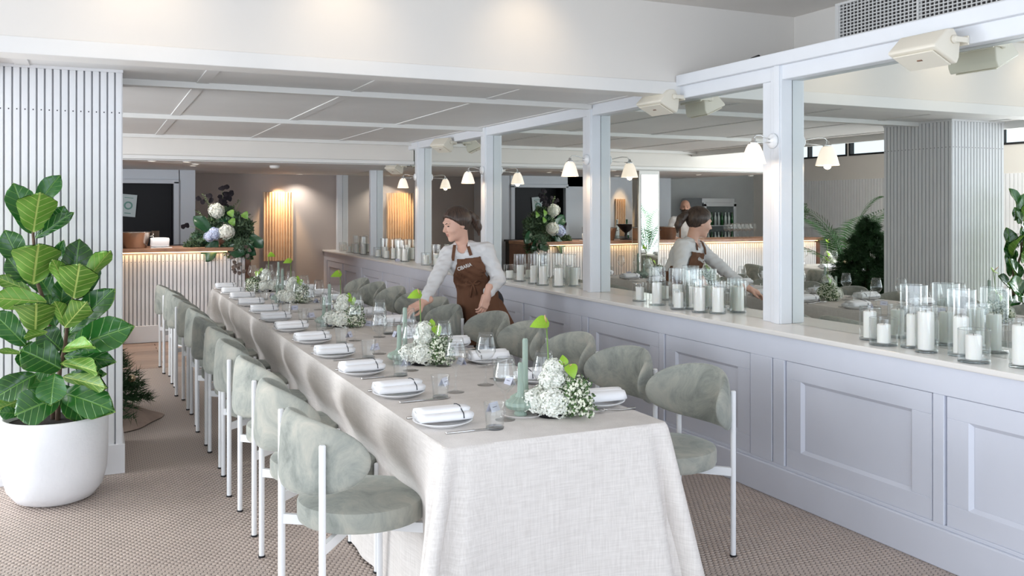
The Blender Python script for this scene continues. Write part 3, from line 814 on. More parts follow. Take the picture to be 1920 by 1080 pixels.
def seat_label(side, i, n):
    if i == 0: return 'nearest to the camera'
    if i == n - 1: return 'farthest from the camera'
    return '%s from the near end' % ORD[i]
used = False
for side, ys_, x in (('L', LY, 0.875), ('R', RY, 2.275)):
    for i, y in enumerate(ys_):
        rz = (-PI / 2 if side == 'L' else PI / 2) + rnd.uniform(-0.05, 0.05) + (0.15 if (side, i) == ('L', 0) else 0)
        lab = 'sage velvet chair on the %s side of the table, %s' % ('aisle' if side == 'L' else 'mirror', seat_label(side, i, 11))
        c = chair0 if not used else dup(chair0)
        used = True
        xx = x + (-0.018 * max(0, i - 6) if side == 'L' else 0) - (0.12 if (side, i) == ('R', 5) else 0)
        c.location = (xx + rnd.uniform(-0.015, 0.015), y, 0.0018); c.rotation_euler = (0, 0, rz)
        tag(c, lab, 'chair', 'sage velvet chairs at the long table')

# ------------------------------------------------------------------ place settings
def plate_mesh():
    return MB().lathe([(0.001, 0.003), (0.058, 0.003), (0.062, 0.0), (0.068, 0.002), (0.098, 0.015), (0.105, 0.019), (0.106, 0.021), (0.098, 0.0195), (0.068, 0.007), (0.001, 0.006)], 36)
p0 = plate_mesh().build('plate', 'porcelain', None, True)
# napkin: folded linen rolled into a flat double roll, dark cord near one end (long axis +X)
def napkin_roll(y, z, r, ln, sq):
    n = 14; m = 9; v = []; f = []
    for i in range(m):
        x = -ln / 2 + ln * i / (m - 1); k_ = 1.0 - 0.10 * (abs(2 * i / (m - 1) - 1) ** 3)
        for k in range(n):
            a = 2 * PI * k / n; cy, cz = math.cos(a), math.sin(a)
            cy = math.copysign(abs(cy) ** 0.7, cy); cz = math.copysign(abs(cz) ** 0.8, cz)
            v.append((x + 0.003 * math.sin(3 * a), y + r * k_ * cy, z + r * sq * k_ * cz))
    for i in range(m - 1):
        for k in range(n):
            k2 = (k + 1) % n; f.append((i * n + k, i * n + k2, (i + 1) * n + k2, (i + 1) * n + k))
    f.append(tuple(reversed(range(n)))); f.append(tuple((m - 1) * n + k for k in range(n)))
    return v, f
nap = MB()
nap.add(*napkin_roll(-0.021, 0.0165, 0.034, 0.19, 0.45)); nap.add(*napkin_roll(0.028, 0.022, 0.037, 0.186, 0.55)); nap.add(*napkin_roll(0.004, 0.035, 0.032, 0.182, 0.36))
n0 = nap.build('napkin', 'napkin_linen', None, True); fixn(n0)
cd = MB(); pr_ = [(-0.057, 0.012), (-0.05, 0.029), (-0.03, 0.0365), (-0.008, 0.0475), (0.02, 0.0465), (0.045, 0.042), (0.064, 0.028), (0.067, 0.012)]
cd.tube([(0.058, y, z) for y, z in pr_], 0.0021, 6)
cd.build('cord', 'ribbon_dark', n0, True)
# knife and fork along +X
kn = MB()
kn.add(*napkin_roll(0, 0.004, 0.0065, 0.10, 0.55)); kv = [(0.05, -0.006, 0.003), (0.11, -0.010, 0.003), (0.15, -0.007, 0.003), (0.163, 0.004, 0.003), (0.15, 0.0055, 0.003), (0.05, 0.0055, 0.003)]
kn.add(kv + [(a, b_, 0.0055) for a, b_, c in kv], [(5, 4, 3, 2, 1, 0), (6, 7, 8, 9, 10, 11)] + [(k, (k + 1) % 6, 6 + (k + 1) % 6, 6 + k) for k in range(6)])
k0 = kn.build('knife', 'steel')
fk = MB()
fk.tube([(-0.09, 0, 0.004), (-0.03, 0, 0.004), (0.03, 0, 0.010), (0.05, 0, 0.012)], [0.0055, 0.005, 0.003, 0.005], 8)
fk.box(0.045, 0.065, -0.012, 0.012, 0.009, 0.0125)
for q in (-0.0105, -0.0035, 0.0035, 0.0105): fk.tube([(0.062, q, 0.011), (0.085, q, 0.0085), (0.108, q, 0.013)], [0.0024, 0.0022, 0.0012], 6)
f0 = fk.build('fork', 'steel', None, True)
# tumbler and wine glass
tw = [(0.001, 0.0), (0.029, 0.0), (0.0305, 0.004), (0.033, 0.045), (0.0385, 0.088), (0.0395, 0.092), (0.0372, 0.092), (0.0315, 0.046), (0.0285, 0.012), (0.001, 0.010)]
g0 = MB().lathe(tw, 20).build('water_tumbler', 'clear_glass', None, True)
MB().lathe([(0.0295, 0.0), (0.0315, 0.003), (0.029, 0.010), (0.001, 0.0095)], 20, cap1=False).build('glass_base', 'thick_glass', g0, True)
ww = [(0.001, 0.0), (0.036, 0.0), (0.0365, 0.002), (0.012, 0.006), (0.0042, 0.014), (0.0036, 0.05), (0.0042, 0.092), (0.012, 0.100), (0.030, 0.120), (0.0435, 0.142), (0.0425, 0.160), (0.034, 0.205), (0.0308, 0.222), (0.0300, 0.222), (0.0335, 0.203), (0.0418, 0.160), (0.0428, 0.143), (0.029, 0.1215), (0.001, 0.104)]
w0 = MB().lathe(ww, 20).build('wine_glass', 'clear_glass', None, True)
MB().lathe([(0.0300, 0.2214), (0.0304, 0.2226), (0.0309, 0.2214)], 20, cap0=False, cap1=False).build('rim', 'thick_glass', w0, True)
# tent place card
c0 = mk('place_card', [(-0.042, -0.022, 0), (0.042, -0.022, 0), (0.042, 0, 0.045), (-0.042, 0, 0.045), (0.042, 0.022, 0), (-0.042, 0.022, 0), (-0.042, -0.0212, 0), (0.042, -0.0212, 0), (0.042, 0, 0.0438), (-0.042, 0, 0.0438), (0.042, 0.0212, 0), (-0.042, 0.0212, 0)],
        [(0, 1, 2, 3), (3, 2, 4, 5), (7, 6, 9, 8), (8, 9, 11, 10), (0, 6, 7, 1), (4, 10, 11, 5)], 'card_paper')
mk('written_name', [(-0.022, -0.0126, 0.0205), (0.018, -0.0126, 0.0205), (0.018, -0.0110, 0.0238), (-0.022, -0.0110, 0.0238)], [(0, 1, 2, 3)], 'ink', c0)
first = True
def setting(x, y, side, i, nn, sd=1):
    global first
    s = 1 if side == 'L' else -1
    rz = 0 if side == 'L' else PI
    jx, jy, jr = rnd.uniform(-0.008, 0.008), rnd.uniform(-0.012, 0.012), rnd.uniform(-0.06, 0.06)
    where = 'at the %s setting from the near end, %s side' % (ORD[i], 'aisle' if side == 'L' else 'mirror')
    items = [(p0, (0, 0, 0.0), 0, 'round white dinner plate ' + where, 'plate', 'plates on the long table'),
             (n0, (0.0, 0.0, 0.0165), jr, 'corded white napkin roll ' + where, 'napkin', 'napkins on the plates'),
             (k0, (0.012, -0.135, 0.0), jr * 0.5, 'steel knife ' + where, 'knife', 'knives on the long table'),
             (f0, (0.0, 0.128, 0.0), -jr * 0.5, 'steel fork ' + where, 'fork', 'forks on the long table'),
             (g0, (0.150 + jy, -0.115 + jx * 3, 0.0), jr * 5, 'clear water tumbler ' + where, 'tumbler', 'tumblers on the long table'),
             (w0, (0.232 + jx, -0.005 + jy * 2, 0.0), 0, 'clear stemmed wine glass ' + where, 'wine glass', 'wine glasses on the long table'),
             (c0, ((0.255 + jy, 0.13 + jx, 0.0) if side == 'L' else (0.138, 0.0, 0.0)), PI / 2 + jr * 5 + (-0.9 if side == 'L' else 0.25), 'folded lilac name card ' + where, 'name card', 'name cards on the long table')]
    for (src, (dx, dy, dz), r, lab, cat, grp) in items:
        o = src if first else dup(src)
        o.location = (x + s * dx + jx, y + s * dy + jy, TOP + dz); o.rotation_euler = (0, 0, rz + r)
        tag(o, lab, cat, grp)
    first = False
c0.scale = (0.64, 0.64, 0.72)
for i in range(12):
    setting(1.105, 2.985 + 0.533 * i, 'L', i, 12)
for i in range(12):
    setting(1.745, 3.02 + 0.533 * i, 'R', i, 12)

# ------------------------------------------------------------------ flower clusters and ribbed candles
def head_mesh(r, n, seed, sz):
    # hydrangea head: a ball covered in four-petalled florets
    rd = random.Random(seed); m = MB()
    for k in range(n):
        zz = 1 - 1.75 * (k + 0.5) / n; a = k * 2.39996 + rd.uniform(-0.2, 0.2); q = math.sqrt(max(0, 1 - zz * zz))
        nn = Vector((q * math.cos(a), q * math.sin(a), zz)).normalized()
        c = nn * r * rd.uniform(0.84, 1.12)
        t = nn.cross(Vector((0.3, 0.2, 1))).normalized(); b_ = nn.cross(t); ph = rd.uniform(0, 6.28)
        for p in range(4):
            a1 = ph + p * PI / 2
            d = t * math.cos(a1) + b_ * math.sin(a1); e = t * math.cos(a1 + PI / 2) + b_ * math.sin(a1 + PI / 2)
            s_ = sz * rd.uniform(0.85, 1.15)
            m.add([c, c + d * s_ * 0.55 + e * s_ * 0.42 + nn * s_ * 0.22, c + d * s_ * 1.05 + nn * s_ * rd.uniform(-0.1, 0.3), c + d * s_ * 0.55 - e * s_ * 0.42 + nn * s_ * 0.22], [(0, 1, 2, 3)])
    m.lathe([(r * 0.83 * math.sin(PI * k / 6), r * 0.83 * math.cos(PI * k / 6)) for k in range(7)][::-1], 10, cap0=False, cap1=False)
    return m
HEADS = [head_mesh(0.052, 120, s_, 0.0135).build('flower_head', 'hydrangea_white') for s_ in (1, 2, 3)]
HME = [o.data for o in HEADS]
for o in HEADS: bpy.data.objects.remove(o)
HB = head_mesh(0.052, 75, 8, 0.0145).build('flower_head', 'hydrangea_blue'); HBM = HB.data; bpy.data.objects.remove(HB)
def sprig_mesh(seed, n, rx, rz, leaf, mat_leaf='leaf_small', mat_bud='small_white_bud', buds=1.0):
    rd = random.Random(seed); v = []; f = []; fm = []
    for k in range(n):
        u = rd.random() ** 0.5; a = rd.uniform(0, 6.28); h = rd.random()
        p = Vector((rx * u * math.cos(a) * (1 - 0.45 * h), rx * u * math.sin(a) * (1 - 0.45 * h), rz * h + 0.012))
        d = Vector((rd.uniform(-1, 1), rd.uniform(-1, 1), rd.uniform(-0.2, 1))).normalized(); e = d.cross(Vector((rd.uniform(-1, 1), 1, 0.4))).normalized()
        b0 = len(v)
        if rd.random() < 0.5 * buds:
            s_ = leaf * 0.34; v += [p + Vector(q) * s_ for q in ((1, 0, 0), (-1, 0, 0), (0, 1, 0), (0, -1, 0), (0, 0, 1), (0, 0, -1))]
            for q in ((0, 2, 4), (2, 1, 4), (1, 3, 4), (3, 0, 4), (2, 0, 5), (1, 2, 5), (3, 1, 5), (0, 3, 5)): f.append(tuple(b0 + z for z in q)); fm.append(1)
        else:
            v += [p, p + d * leaf * 0.5 + e * leaf * 0.28, p + d * leaf, p + d * leaf * 0.5 - e * leaf * 0.28]; f.append((b0, b0 + 1, b0 + 2, b0 + 3)); fm.append(0)
    return v, f, fm
v, f, fm = sprig_mesh(4, 620, 0.075, 0.12, 0.018)
o = mk('sprig', v, f, None, mats=['leaf_small', 'small_white_bud'], fm=fm); SPRIG = o.data; bpy.data.objects.remove(o)
def spathe_mesh():
    # heart-shaped lime anthurium bract along +Y, cupped
    v = []; f = []; nu, nv = 10, 8
    for i in range(nu + 1):
        t = i / nu; y = -0.18 + 1.18 * t; wd = 0.52 * (math.sin(PI * min(1, t * 1.02) ** 0.62)) ** 0.8 if 0 < t < 1 else 0
        for j in range(nv + 1):
            s_ = 2 * j / nv - 1; x = s_ * wd; back = -0.14 * (1 - abs(s_)) * (1 - t) if t < 0.3 else 0
            v.append((x, y - back * 0, 0.35 * x * x + 0.10 * math.sin(PI * t) - 0.22 * t * t))
    w1 = nv + 1
    for i in range(nu):
        for j in range(nv): f.append((i * w1 + j, i * w1 + j + 1, (i + 1) * w1 + j + 1, (i + 1) * w1 + j))
    n = len(v); v2 = v + [(a, b_, c - 0.008) for a, b_, c in v]; f2 = f + [tuple(n + k for k in reversed(q)) for q in f]
    return v2, f2
v, f = spathe_mesh(); o = mk('spathe', v, f, 'leaf_lime', smooth=True); SPATHE = o.data; bpy.data.objects.remove(o)
def orient(o, y_axis, z_hint):
    y = Vector(y_axis).normalized(); x = y.cross(Vector(z_hint)).normalized(); z = x.cross(y).normalized()
    return Matrix((x, y, z)).transposed().to_euler()
def arrangement(cx, cy, label, heads, sprigs, spathes):
    a = empty('flower_arrangement', (cx, cy, TOP))
    MB().lathe([(0.001, 0.0), (0.045, 0.0), (0.052, 0.02), (0.046, 0.035), (0.001, 0.035)], 20).build('bowl', 'black_plastic', a, True)
    for k, (x, y, z, s_) in enumerate(heads):
        h = from_mesh('flower_head', HME[k % 3], a, (x, y, z), (0.3 * math.sin(k * 2), 0.3 * math.cos(k * 3), k * 1.3), (s_, s_, s_ * 0.92))
    for k, (x, y, z, s_, tx, ty) in enumerate(sprigs):
        from_mesh('foliage_sprig', SPRIG, a, (x, y, z), (tx, ty, k * 2.1), (s_, s_, s_))
    for (bx, by, x, y, z, s_, dx, dy, dz) in spathes:
        m = MB(); m.tube([(bx, by, 0.03), ((bx + x) / 2 + 0.004, (by + y) / 2, z * 0.55), (x, y, z)], 0.0026, 6)
        st = m.build('stem', 'stem_green', a, True)
        o = from_mesh('anthurium', SPATHE, a, (x, y, z), None, (s_, s_, s_)); o.rotation_euler = orient(o, (dx, dy, dz), (-0.3, -0.6, 0.8))
        q = MB(); q.tube([(0, 0.0, 0.10), (0, 0.10, 0.40), (0, 0.16, 0.72)], [0.04, 0.045, 0.02], 6)
        sp_ = q.build('spadix', 'spadix', o, True)
    tag(a, label, 'flowers', 'flower clusters along the table')
    return a
# camera-right and camera-forward on the table plane
def off(r, fw): return (r * CS + fw * SN, -r * SN + fw * CS)
def cluster(cx, cy, label, flip, seed, tall=1.0):
    rd = random.Random(seed)
    hs = []
    for (r, fw, z, s_) in ((-0.055, -0.01, 0.052, 0.98), (0.012, -0.03, 0.055, 1.1), (-0.015, 0.045, 0.06, 1.0), (0.01, 0.02, 0.125, 0.95), (0.05, 0.06, 0.06, 0.9), (0.012, 0.03, 0.165 * tall, 0.80)):
        x, y = off(r * flip, fw); hs.append((x, y, z, s_ * rd.uniform(0.93, 1.05)))
    sg = []
    for (r, fw, z, s_, t) in ((0.085, -0.05, 0.0, 1.0, 0.25), (0.115, 0.0, 0.0, 0.95, 0.5), (0.075, 0.03, 0.02, 0.9, 0.1)):
        x, y = off(r * flip, fw); sg.append((x, y, z, s_, -0.2, t * flip))
    sp = []
    for (r0, r, fw, z, s_, dr, df, dz) in ((-0.005, -0.012, 0.05, 0.33, 0.062, -1, -0.15, -0.05), (0.05, 0.070, 0.0, 0.18, 0.048, 0.35, -0.5, -0.75), (0.05, 0.05, 0.02, 0.185, 0.034, -0.1, 0.2, 1)):
        bx, by = off(r0 * flip, 0.01); x, y = off(r * flip, fw); dx, dy = off(dr * flip, df); sp.append((bx, by, x, y, z, s_, dx, dy, dz))
    return arrangement(cx, cy, label, hs, sg, sp)
CL = [(1.499, 2.936, 1, 'white hydrangea cluster with lime anthuriums nearest the camera, by the table end'), (1.43, 4.17, 1, 'white hydrangea cluster with lime anthuriums, second from the near end'),
      (1.42, 5.72, 1, 'white hydrangea cluster with lime anthuriums at the middle, left of the waitress hand'), (1.42, 7.35, 1, 'white hydrangea cluster with lime anthuriums, fourth from the near end'), (1.41, 8.45, -1, 'white hydrangea cluster with lime anthuriums at the far table end')]
for k, (x, y, fl_, lab) in enumerate(CL): cluster(x, y, lab, fl_, k + 3)
def candle_mesh(h):
    # ribbed taper rising from a pumpkin-shaped ribbed foot
    v = []; f = []; n = 32
    prof = [(0.022, 0.0), (0.024, 0.004), (0.020, 0.012), (0.021, 0.018), (0.044, 0.026), (0.053, 0.038), (0.050, 0.050), (0.034, 0.060), (0.018, 0.067), (0.0110, 0.080), (0.0098, 0.12), (0.0092, h - 0.006), (0.007, h), (0.001, h + 0.001)]
    for (r, z) in prof:
        for k in range(n):
            a = 2 * PI * k / n; rr = r * (1 + (0.10 if k % 2 else -0.02) * (1 if z > 0.015 and z < h - 0.003 else 0.2))
            v.append((rr * math.cos(a), rr * math.sin(a), z))
    for i in range(len(prof) - 1):
        for k in range(n):
            k2 = (k + 1) % n; f.append((i * n + k, i * n + k2, (i + 1) * n + k2, (i + 1) * n + k))
    f.append(tuple(reversed(range(n))))
    return v, f
CT = []
for h in (0.265, 0.19):
    v, f = candle_mesh(h); o = mk('ribbed_candle', v, f, 'sage_wax'); CT.append((o.data, h)); bpy.data.objects.remove(o)
for k, (x, y, fl_, lab) in enumerate(CL):
    for j, (r, fw) in enumerate(((-0.090, 0.075), (-0.108, -0.01))):
        dx, dy = off(r * (fl_ if k != 2 else 1), fw + (0.02 if k else 0))
        o = from_mesh('ribbed_candle', CT[j][0], None, (x + dx, y + dy, TOP + (0.006 if k == 0 else 0)))
        MB().tube([(0, 0, CT[j][1]), (0.001, 0.001, CT[j][1] + 0.012)], 0.0013, 5).build('wick', 'wick', o)
        tag(o, '%s ribbed sage candle beside the %s flower cluster from the near end' % ('tall' if j == 0 else 'short', ORD[k]), 'candle', 'ribbed candles on the table')
dx, dy = off(-0.099, 0.03)
o = soft(MB().lathe([(0.075, 0.0), (0.078, 0.003), (0.075, 0.006)], 32).build('marble_coaster', 'marble', loc=(1.499 + dx, 2.936 + dy, TOP)), 0.0006, 1)
tag(o, 'round stone coaster under the nearest pair of candles', 'coaster')

# ------------------------------------------------------------------ glass cylinders with pillar candles on the ledge
GC = {}
def cyl_glass(r, h):
    key = (round(r, 3), round(h, 3))
    if key not in GC:
        o = MB().lathe([(0.001, 0.0), (r, 0.0), (r, h), (r - 0.003, h), (r - 0.003, 0.012), (0.001, 0.012)], 32).build('hurricane_vase', 'clear_glass', None); shade(o, 50); GC[key] = o.data; bpy.data.objects.remove(o)
        b_ = MB().lathe([(r * 0.98, 0.0005), (r * 1.0, 0.004), (r * 0.985, 0.011), (0.002, 0.0115)], 32, cap1=False).build('x', 'thick_glass', None, True); GC[key + (1,)] = b_.data; bpy.data.objects.remove(b_)
        b_ = MB().lathe([(r - 0.0034, h - 0.0006), (r - 0.0015, h + 0.0012), (r + 0.0004, h - 0.0006)], 32, cap0=False, cap1=False).build('x', 'thick_glass', None, True); GC[key + (2,)] = b_.data; bpy.data.objects.remove(b_)
    return [GC[key], GC[key + (1,)], GC[key + (2,)]]
CC = {}
def pillar(r, h):
    key = (round(r, 3), round(h, 3))
    if key not in CC:
        o = MB().lathe([(0.001, 0), (r, 0), (r, h - 0.004), (r - 0.004, h), (r * 0.7, h - 0.001), (0.001, h - 0.004)], 24).build('pillar_candle', 'white_wax', None); shade(o, 40); CC[key] = o.data; bpy.data.objects.remove(o)
    return CC[key]
VASES = [  # x, y, radius, glass height, candle radius, candle height, bay
    (3.31, 3.10, 0.062, 0.125, 0.030, 0.085, 0), (3.385, 3.25, 0.050, 0.16, 0.030, 0.125, 0), (3.375, 2.985, 0.058, 0.285, 0.030, 0.14, 0), (3.315, 2.865, 0.047, 0.20, 0.034, 0.165, 0),
    (3.375, 2.735, 0.056, 0.285, 0.031, 0.155, 0), (3.28, 2.60, 0.062, 0.135, 0.031, 0.10, 0), (3.345, 2.43, 0.050, 0.19, 0.033, 0.155, 0),
    (3.375, 5.27, 0.050, 0.125, 0.028, 0.085, 1), (3.345, 5.01, 0.056, 0.25, 0.032, 0.135, 1), (3.42, 4.90, 0.052, 0.245, 0.032, 0.13, 1), (3.32, 4.74, 0.050, 0.125, 0.030, 0.095, 1), (3.42, 4.72, 0.055, 0.25, 0.031, 0.13, 1), (3.345, 4.55, 0.048, 0.20, 0.034, 0.14, 1), (3.40, 4.45, 0.050, 0.195, 0.035, 0.145, 1),
    (3.38, 7.42, 0.055, 0.13, 0.032, 0.065, 2), (3.36, 7.16, 0.055, 0.235, 0.032, 0.13, 2), (3.36, 6.88, 0.055, 0.25, 0.032, 0.14, 2), (3.35, 6.70, 0.052, 0.25, 0.034, 0.145, 2), (3.405, 6.52, 0.052, 0.155, 0.036, 0.14, 2),
    (3.36, 9.64, 0.055, 0.14, 0.033, 0.10, 3), (3.40, 9.42, 0.055, 0.24, 0.033, 0.13, 3), (3.35, 9.22, 0.05, 0.14, 0.033, 0.09, 3),
    (3.36, 11.55, 0.055, 0.13, 0.033, 0.085, 4), (3.39, 11.33, 0.055, 0.25, 0.033, 0.13, 4), (3.35, 11.12, 0.05, 0.14, 0.033, 0.09, 4), (3.39, 10.93, 0.055, 0.25, 0.036, 0.13, 4), (3.40, 10.74, 0.055, 0.25, 0.036, 0.14, 4), (3.36, 10.58, 0.055, 0.25, 0.036, 0.14, 4), (3.37, 10.42, 0.052, 0.20, 0.036, 0.14, 4),
    (3.36, 13.40, 0.055, 0.13, 0.033, 0.085, 5), (3.34, 12.92, 0.055, 0.13, 0.033, 0.08, 5), (3.39, 12.82, 0.055, 0.25, 0.036, 0.12, 5), (3.36, 12.60, 0.055, 0.25, 0.036, 0.13, 5), (3.40, 12.42, 0.055, 0.25, 0.036, 0.13, 5), (3.37, 12.26, 0.055, 0.25, 0.036, 0.13, 5)]
BAYN = ['in the nearest bay', 'in the second nearest bay', 'in the third bay', 'in the fourth bay', 'in the fifth bay', 'in the farthest bay']
cnt = {}
for (x, y, r, h, cr, chh, bay) in VASES:
    cnt[bay] = cnt.get(bay, -1) + 1
tot = {k_: v_ + 1 for k_, v_ in cnt.items()}
for bay in range(6):
    vs_ = sorted([q for q in VASES if q[6] == bay], key=lambda q: -q[1])
    for k, (x, y, r, h, cr, chh, _) in enumerate(vs_):
        g = cyl_glass(r, h)
        size = 'tall' if h > 0.22 else ('low' if h < 0.15 else 'medium')
        wh = '%s, %s from left' % (BAYN[bay], ORD[k])
        o = from_mesh('hurricane_vase', g[0], None, (x, y, LEDGE)); from_mesh('glass_base', g[1], o); from_mesh('rim', g[2], o)
        tag(o, '%s glass cylinder on the ledge %s' % (size, wh), 'glass vase', 'glass cylinder vases on the ledge')
        p = from_mesh('pillar_candle', pillar(cr, chh), None, (x + rnd.uniform(-0.006, 0.006), y + rnd.uniform(-0.006, 0.006), LEDGE + 0.0125), (0, 0, rnd.uniform(0, 6)))
        MB().tube([(0, 0, chh - 0.005), (0.001, 0.001, chh + 0.006)], 0.0014, 5).build('wick', 'wick', p)
        tag(p, 'white pillar candle inside the %s glass %s' % (size, wh), 'candle', 'pillar candles on the ledge')
# low dish and a name card on the far ledge
o = dup(c0, (3.30, 10.5, LEDGE), 0.3, 'folded lilac card lying on the ledge near far vases', 'name cards on the long table')

# ------------------------------------------------------------------ wall lamps and loudspeakers
def shade_mesh():
    prof = [(0.018, 0.0), (0.030, -0.004)]; k = 0
    zs = np.linspace(0.006, 0.102, 10)
    for i, z in enumerate(zs):
        t = (z - 0.006) / 0.096; r = 0.031 + 0.033 * (t ** 0.75)
        prof += [(r, -z), (r + 0.0022, -z - 0.005)]
    outer = prof; inner = [(r - 0.003, z) for r, z in reversed(prof)]
    return MB().lathe(outer + inner, 28, cap0=False, cap1=False)
for i, y in enumerate(POSTS[:4]):
    s_ = empty('wall_lamp', (3.385, y + 0.05, 1.875))
    o = MB().lathe([(0.042, 0), (0.042, 0.008), (0.034, 0.018), (0.012, 0.024), (0.001, 0.026)], 24).build('wall_plate', 'white_metal', s_, True); o.rotation_euler = (0, R(-90), 0)
    m = MB(); m.tube([(-0.01, 0, -0.02), (-0.012, 0, -0.035)], 0.006, 8); m.build('pull_knob', 'black_plastic', s_, True)
    m = MB(); m.tube([(-0.02, 0, 0.008), (-0.06, -0.01, 0.016), (-0.11, -0.025, 0.026), (-0.15, -0.038, 0.024), (-0.168, -0.042, 0.006)], 0.0038, 8)
    m.build('upper_arm', 'chrome', s_, True)
    m = MB(); m.tube([(-0.02, 0, -0.008), (-0.08, -0.018, -0.012), (-0.15, -0.038, -0.016)], 0.003, 8); m.build('lower_arm', 'chrome', s_, True)
    m = MB(); m.lathe([(0.006, 0.020), (0.012, 0.012), (0.010, 0.004), (0.020, 0.0), (0.026, -0.012), (0.018, -0.016)], 20, (-0.168, -0.042, -0.010)); m.build('shade_holder', 'chrome', s_, True)
    o = shade_mesh().build('lamp_shade', 'shade_glass', s_, True); o.location = (-0.168, -0.042, -0.022)
    MB().lathe([(0.001, -0.09), (0.014, -0.08), (0.02, -0.062), (0.012, -0.035), (0.01, -0.02)], 14, (-0.168, -0.042, -0.022)).build('bulb', 'bulb_warm', s_, True)
    tag(s_, 'ribbed white glass wall lamp on the %s mirror post' % PN[i], 'wall lamp', 'wall lamps on the mirror posts')
    l = bpy.data.lights.new('wall_lamp_bulb', 'POINT'); l.energy = 1.0; l.color = (1, 0.68, 0.40); l.shadow_soft_size = 0.02
    lo = bpy.data.objects.new('wall_lamp_bulb', l); COL.objects.link(lo); lo.location = (3.385 - 0.168, y + 0.05 - 0.042, 1.875 - 0.13)
def speaker(y, z, rz, label, ln=0.125):
    s_ = empty('loudspeaker', (3.30, y, z), rz)
    poly = [(0.062, -0.045), (0.070, 0.03), (0.030, 0.078), (-0.010, 0.075), (-0.085, 0.005), (-0.088, -0.008), (0.048, -0.072)]
    o = soft(MB().prism(poly, -ln, ln).build('cabinet', 'speaker_cream', s_), 0.009, 3, 20); shade(o, 60)
    soft(MB().prism([(-0.075, -0.018), (0.036, -0.070), (0.034, -0.076), (-0.078, -0.024)], -ln + 0.02, ln - 0.02).build('front_grille', 'speaker_cream', s_), 0.002, 1)
    m = MB(); m.lathe([(0.018, 0), (0.018, 0.012), (0.001, 0.013)], 16); k = m.build('swivel_knob', 'speaker_cream', s_, True); k.rotation_euler = (R(90), 0, 0); k.location = (0.025, -ln, 0.03)
    soft(MB().box(0.02, 0.10, -ln - 0.016, -ln - 0.010, 0.018, 0.042).build('bracket', 'speaker_cream', s_), 0.002, 1)
    soft(MB().box(0.095, 0.104, -ln - 0.016, ln, 0.010, 0.05).build('bracket', 'speaker_cream', s_), 0.002, 1)
    MB().box(-0.035, -0.015, -0.012, 0.012, -0.049, -0.044).build('badge', 'wood_dark', s_)
    tag(s_, label, 'loudspeaker', 'cream loudspeakers on the mirror header')
speaker(2.86, 2.195, 0, 'large cream loudspeaker on the header at upper right')
speaker(4.93, 2.185, 0.1, 'cream loudspeaker where the cross beam meets the mirror header')
speaker(8.95, 2.17, 0.5, 'cream loudspeaker near the third mirror post', 0.10)
speaker(10.62, 2.0, 0.5, 'farthest cream loudspeaker beside the drop beam', 0.09)
# ------------------------------------------------------------------ fiddle-leaf fig in a white pot
def leaf_blade(nu=12, nv=8, cup=0.25, droop=0.18, wave=0.03, seed=0):
    # obovate blade along +Y, length 1, width about .72, two sides
    rd = random.Random(seed); v = []; f = []; fm = []
    for i in range(nu + 1):
        t = 0.5 - 0.5 * math.cos(PI * i / nu)
        wd = 0.37 * (max(0.0, 1 - abs(2 * t - 1) ** 2.2)) ** 0.58 * (0.60 + 0.48 * t - 0.10 * math.exp(-((t - 0.38) / 0.16) ** 2)) + 0.004
        for j in range(nv + 1):
            s_ = 2 * j / nv - 1; x = s_ * wd
            z = cup * abs(x) ** 1.3 - droop * t * t + wave * math.sin(9 * t + 3 * s_ + seed) * abs(s_)
            v.append((x, t - 0.05 * s_ * s_ * (t > 0.8), z))
    w1 = nv + 1
    for i in range(nu):
        for j in range(nv): f.append((i * w1 + j, i * w1 + j + 1, (i + 1) * w1 + j + 1, (i + 1) * w1 + j)); fm.append(0)
    n = len(v); v = v + [(a, b_, c - 0.024) for a, b_, c in v]
    f = f + [tuple(n + k for k in reversed(q)) for q in f[:]]; fm = fm + [1] * (nu * nv)
    return v, f, fm
LM = []
for k, (cu, dr, wv) in enumerate(((0.30, 0.10, 0.03), (0.55, 0.22, 0.04), (0.12, 0.30, 0.05))):
    v, f, fm = leaf_blade(cup=cu, droop=dr, wave=wv, seed=k)
    o = mk('leaf', v, f, None, smooth=True, mats=['fig_top', 'fig_under'], fm=fm); LM.append(o.data); bpy.data.objects.remove(o)
PXc, PYc = -0.19, 5.26
fig = empty('fiddle_leaf_fig', (PXc, PYc, 0))
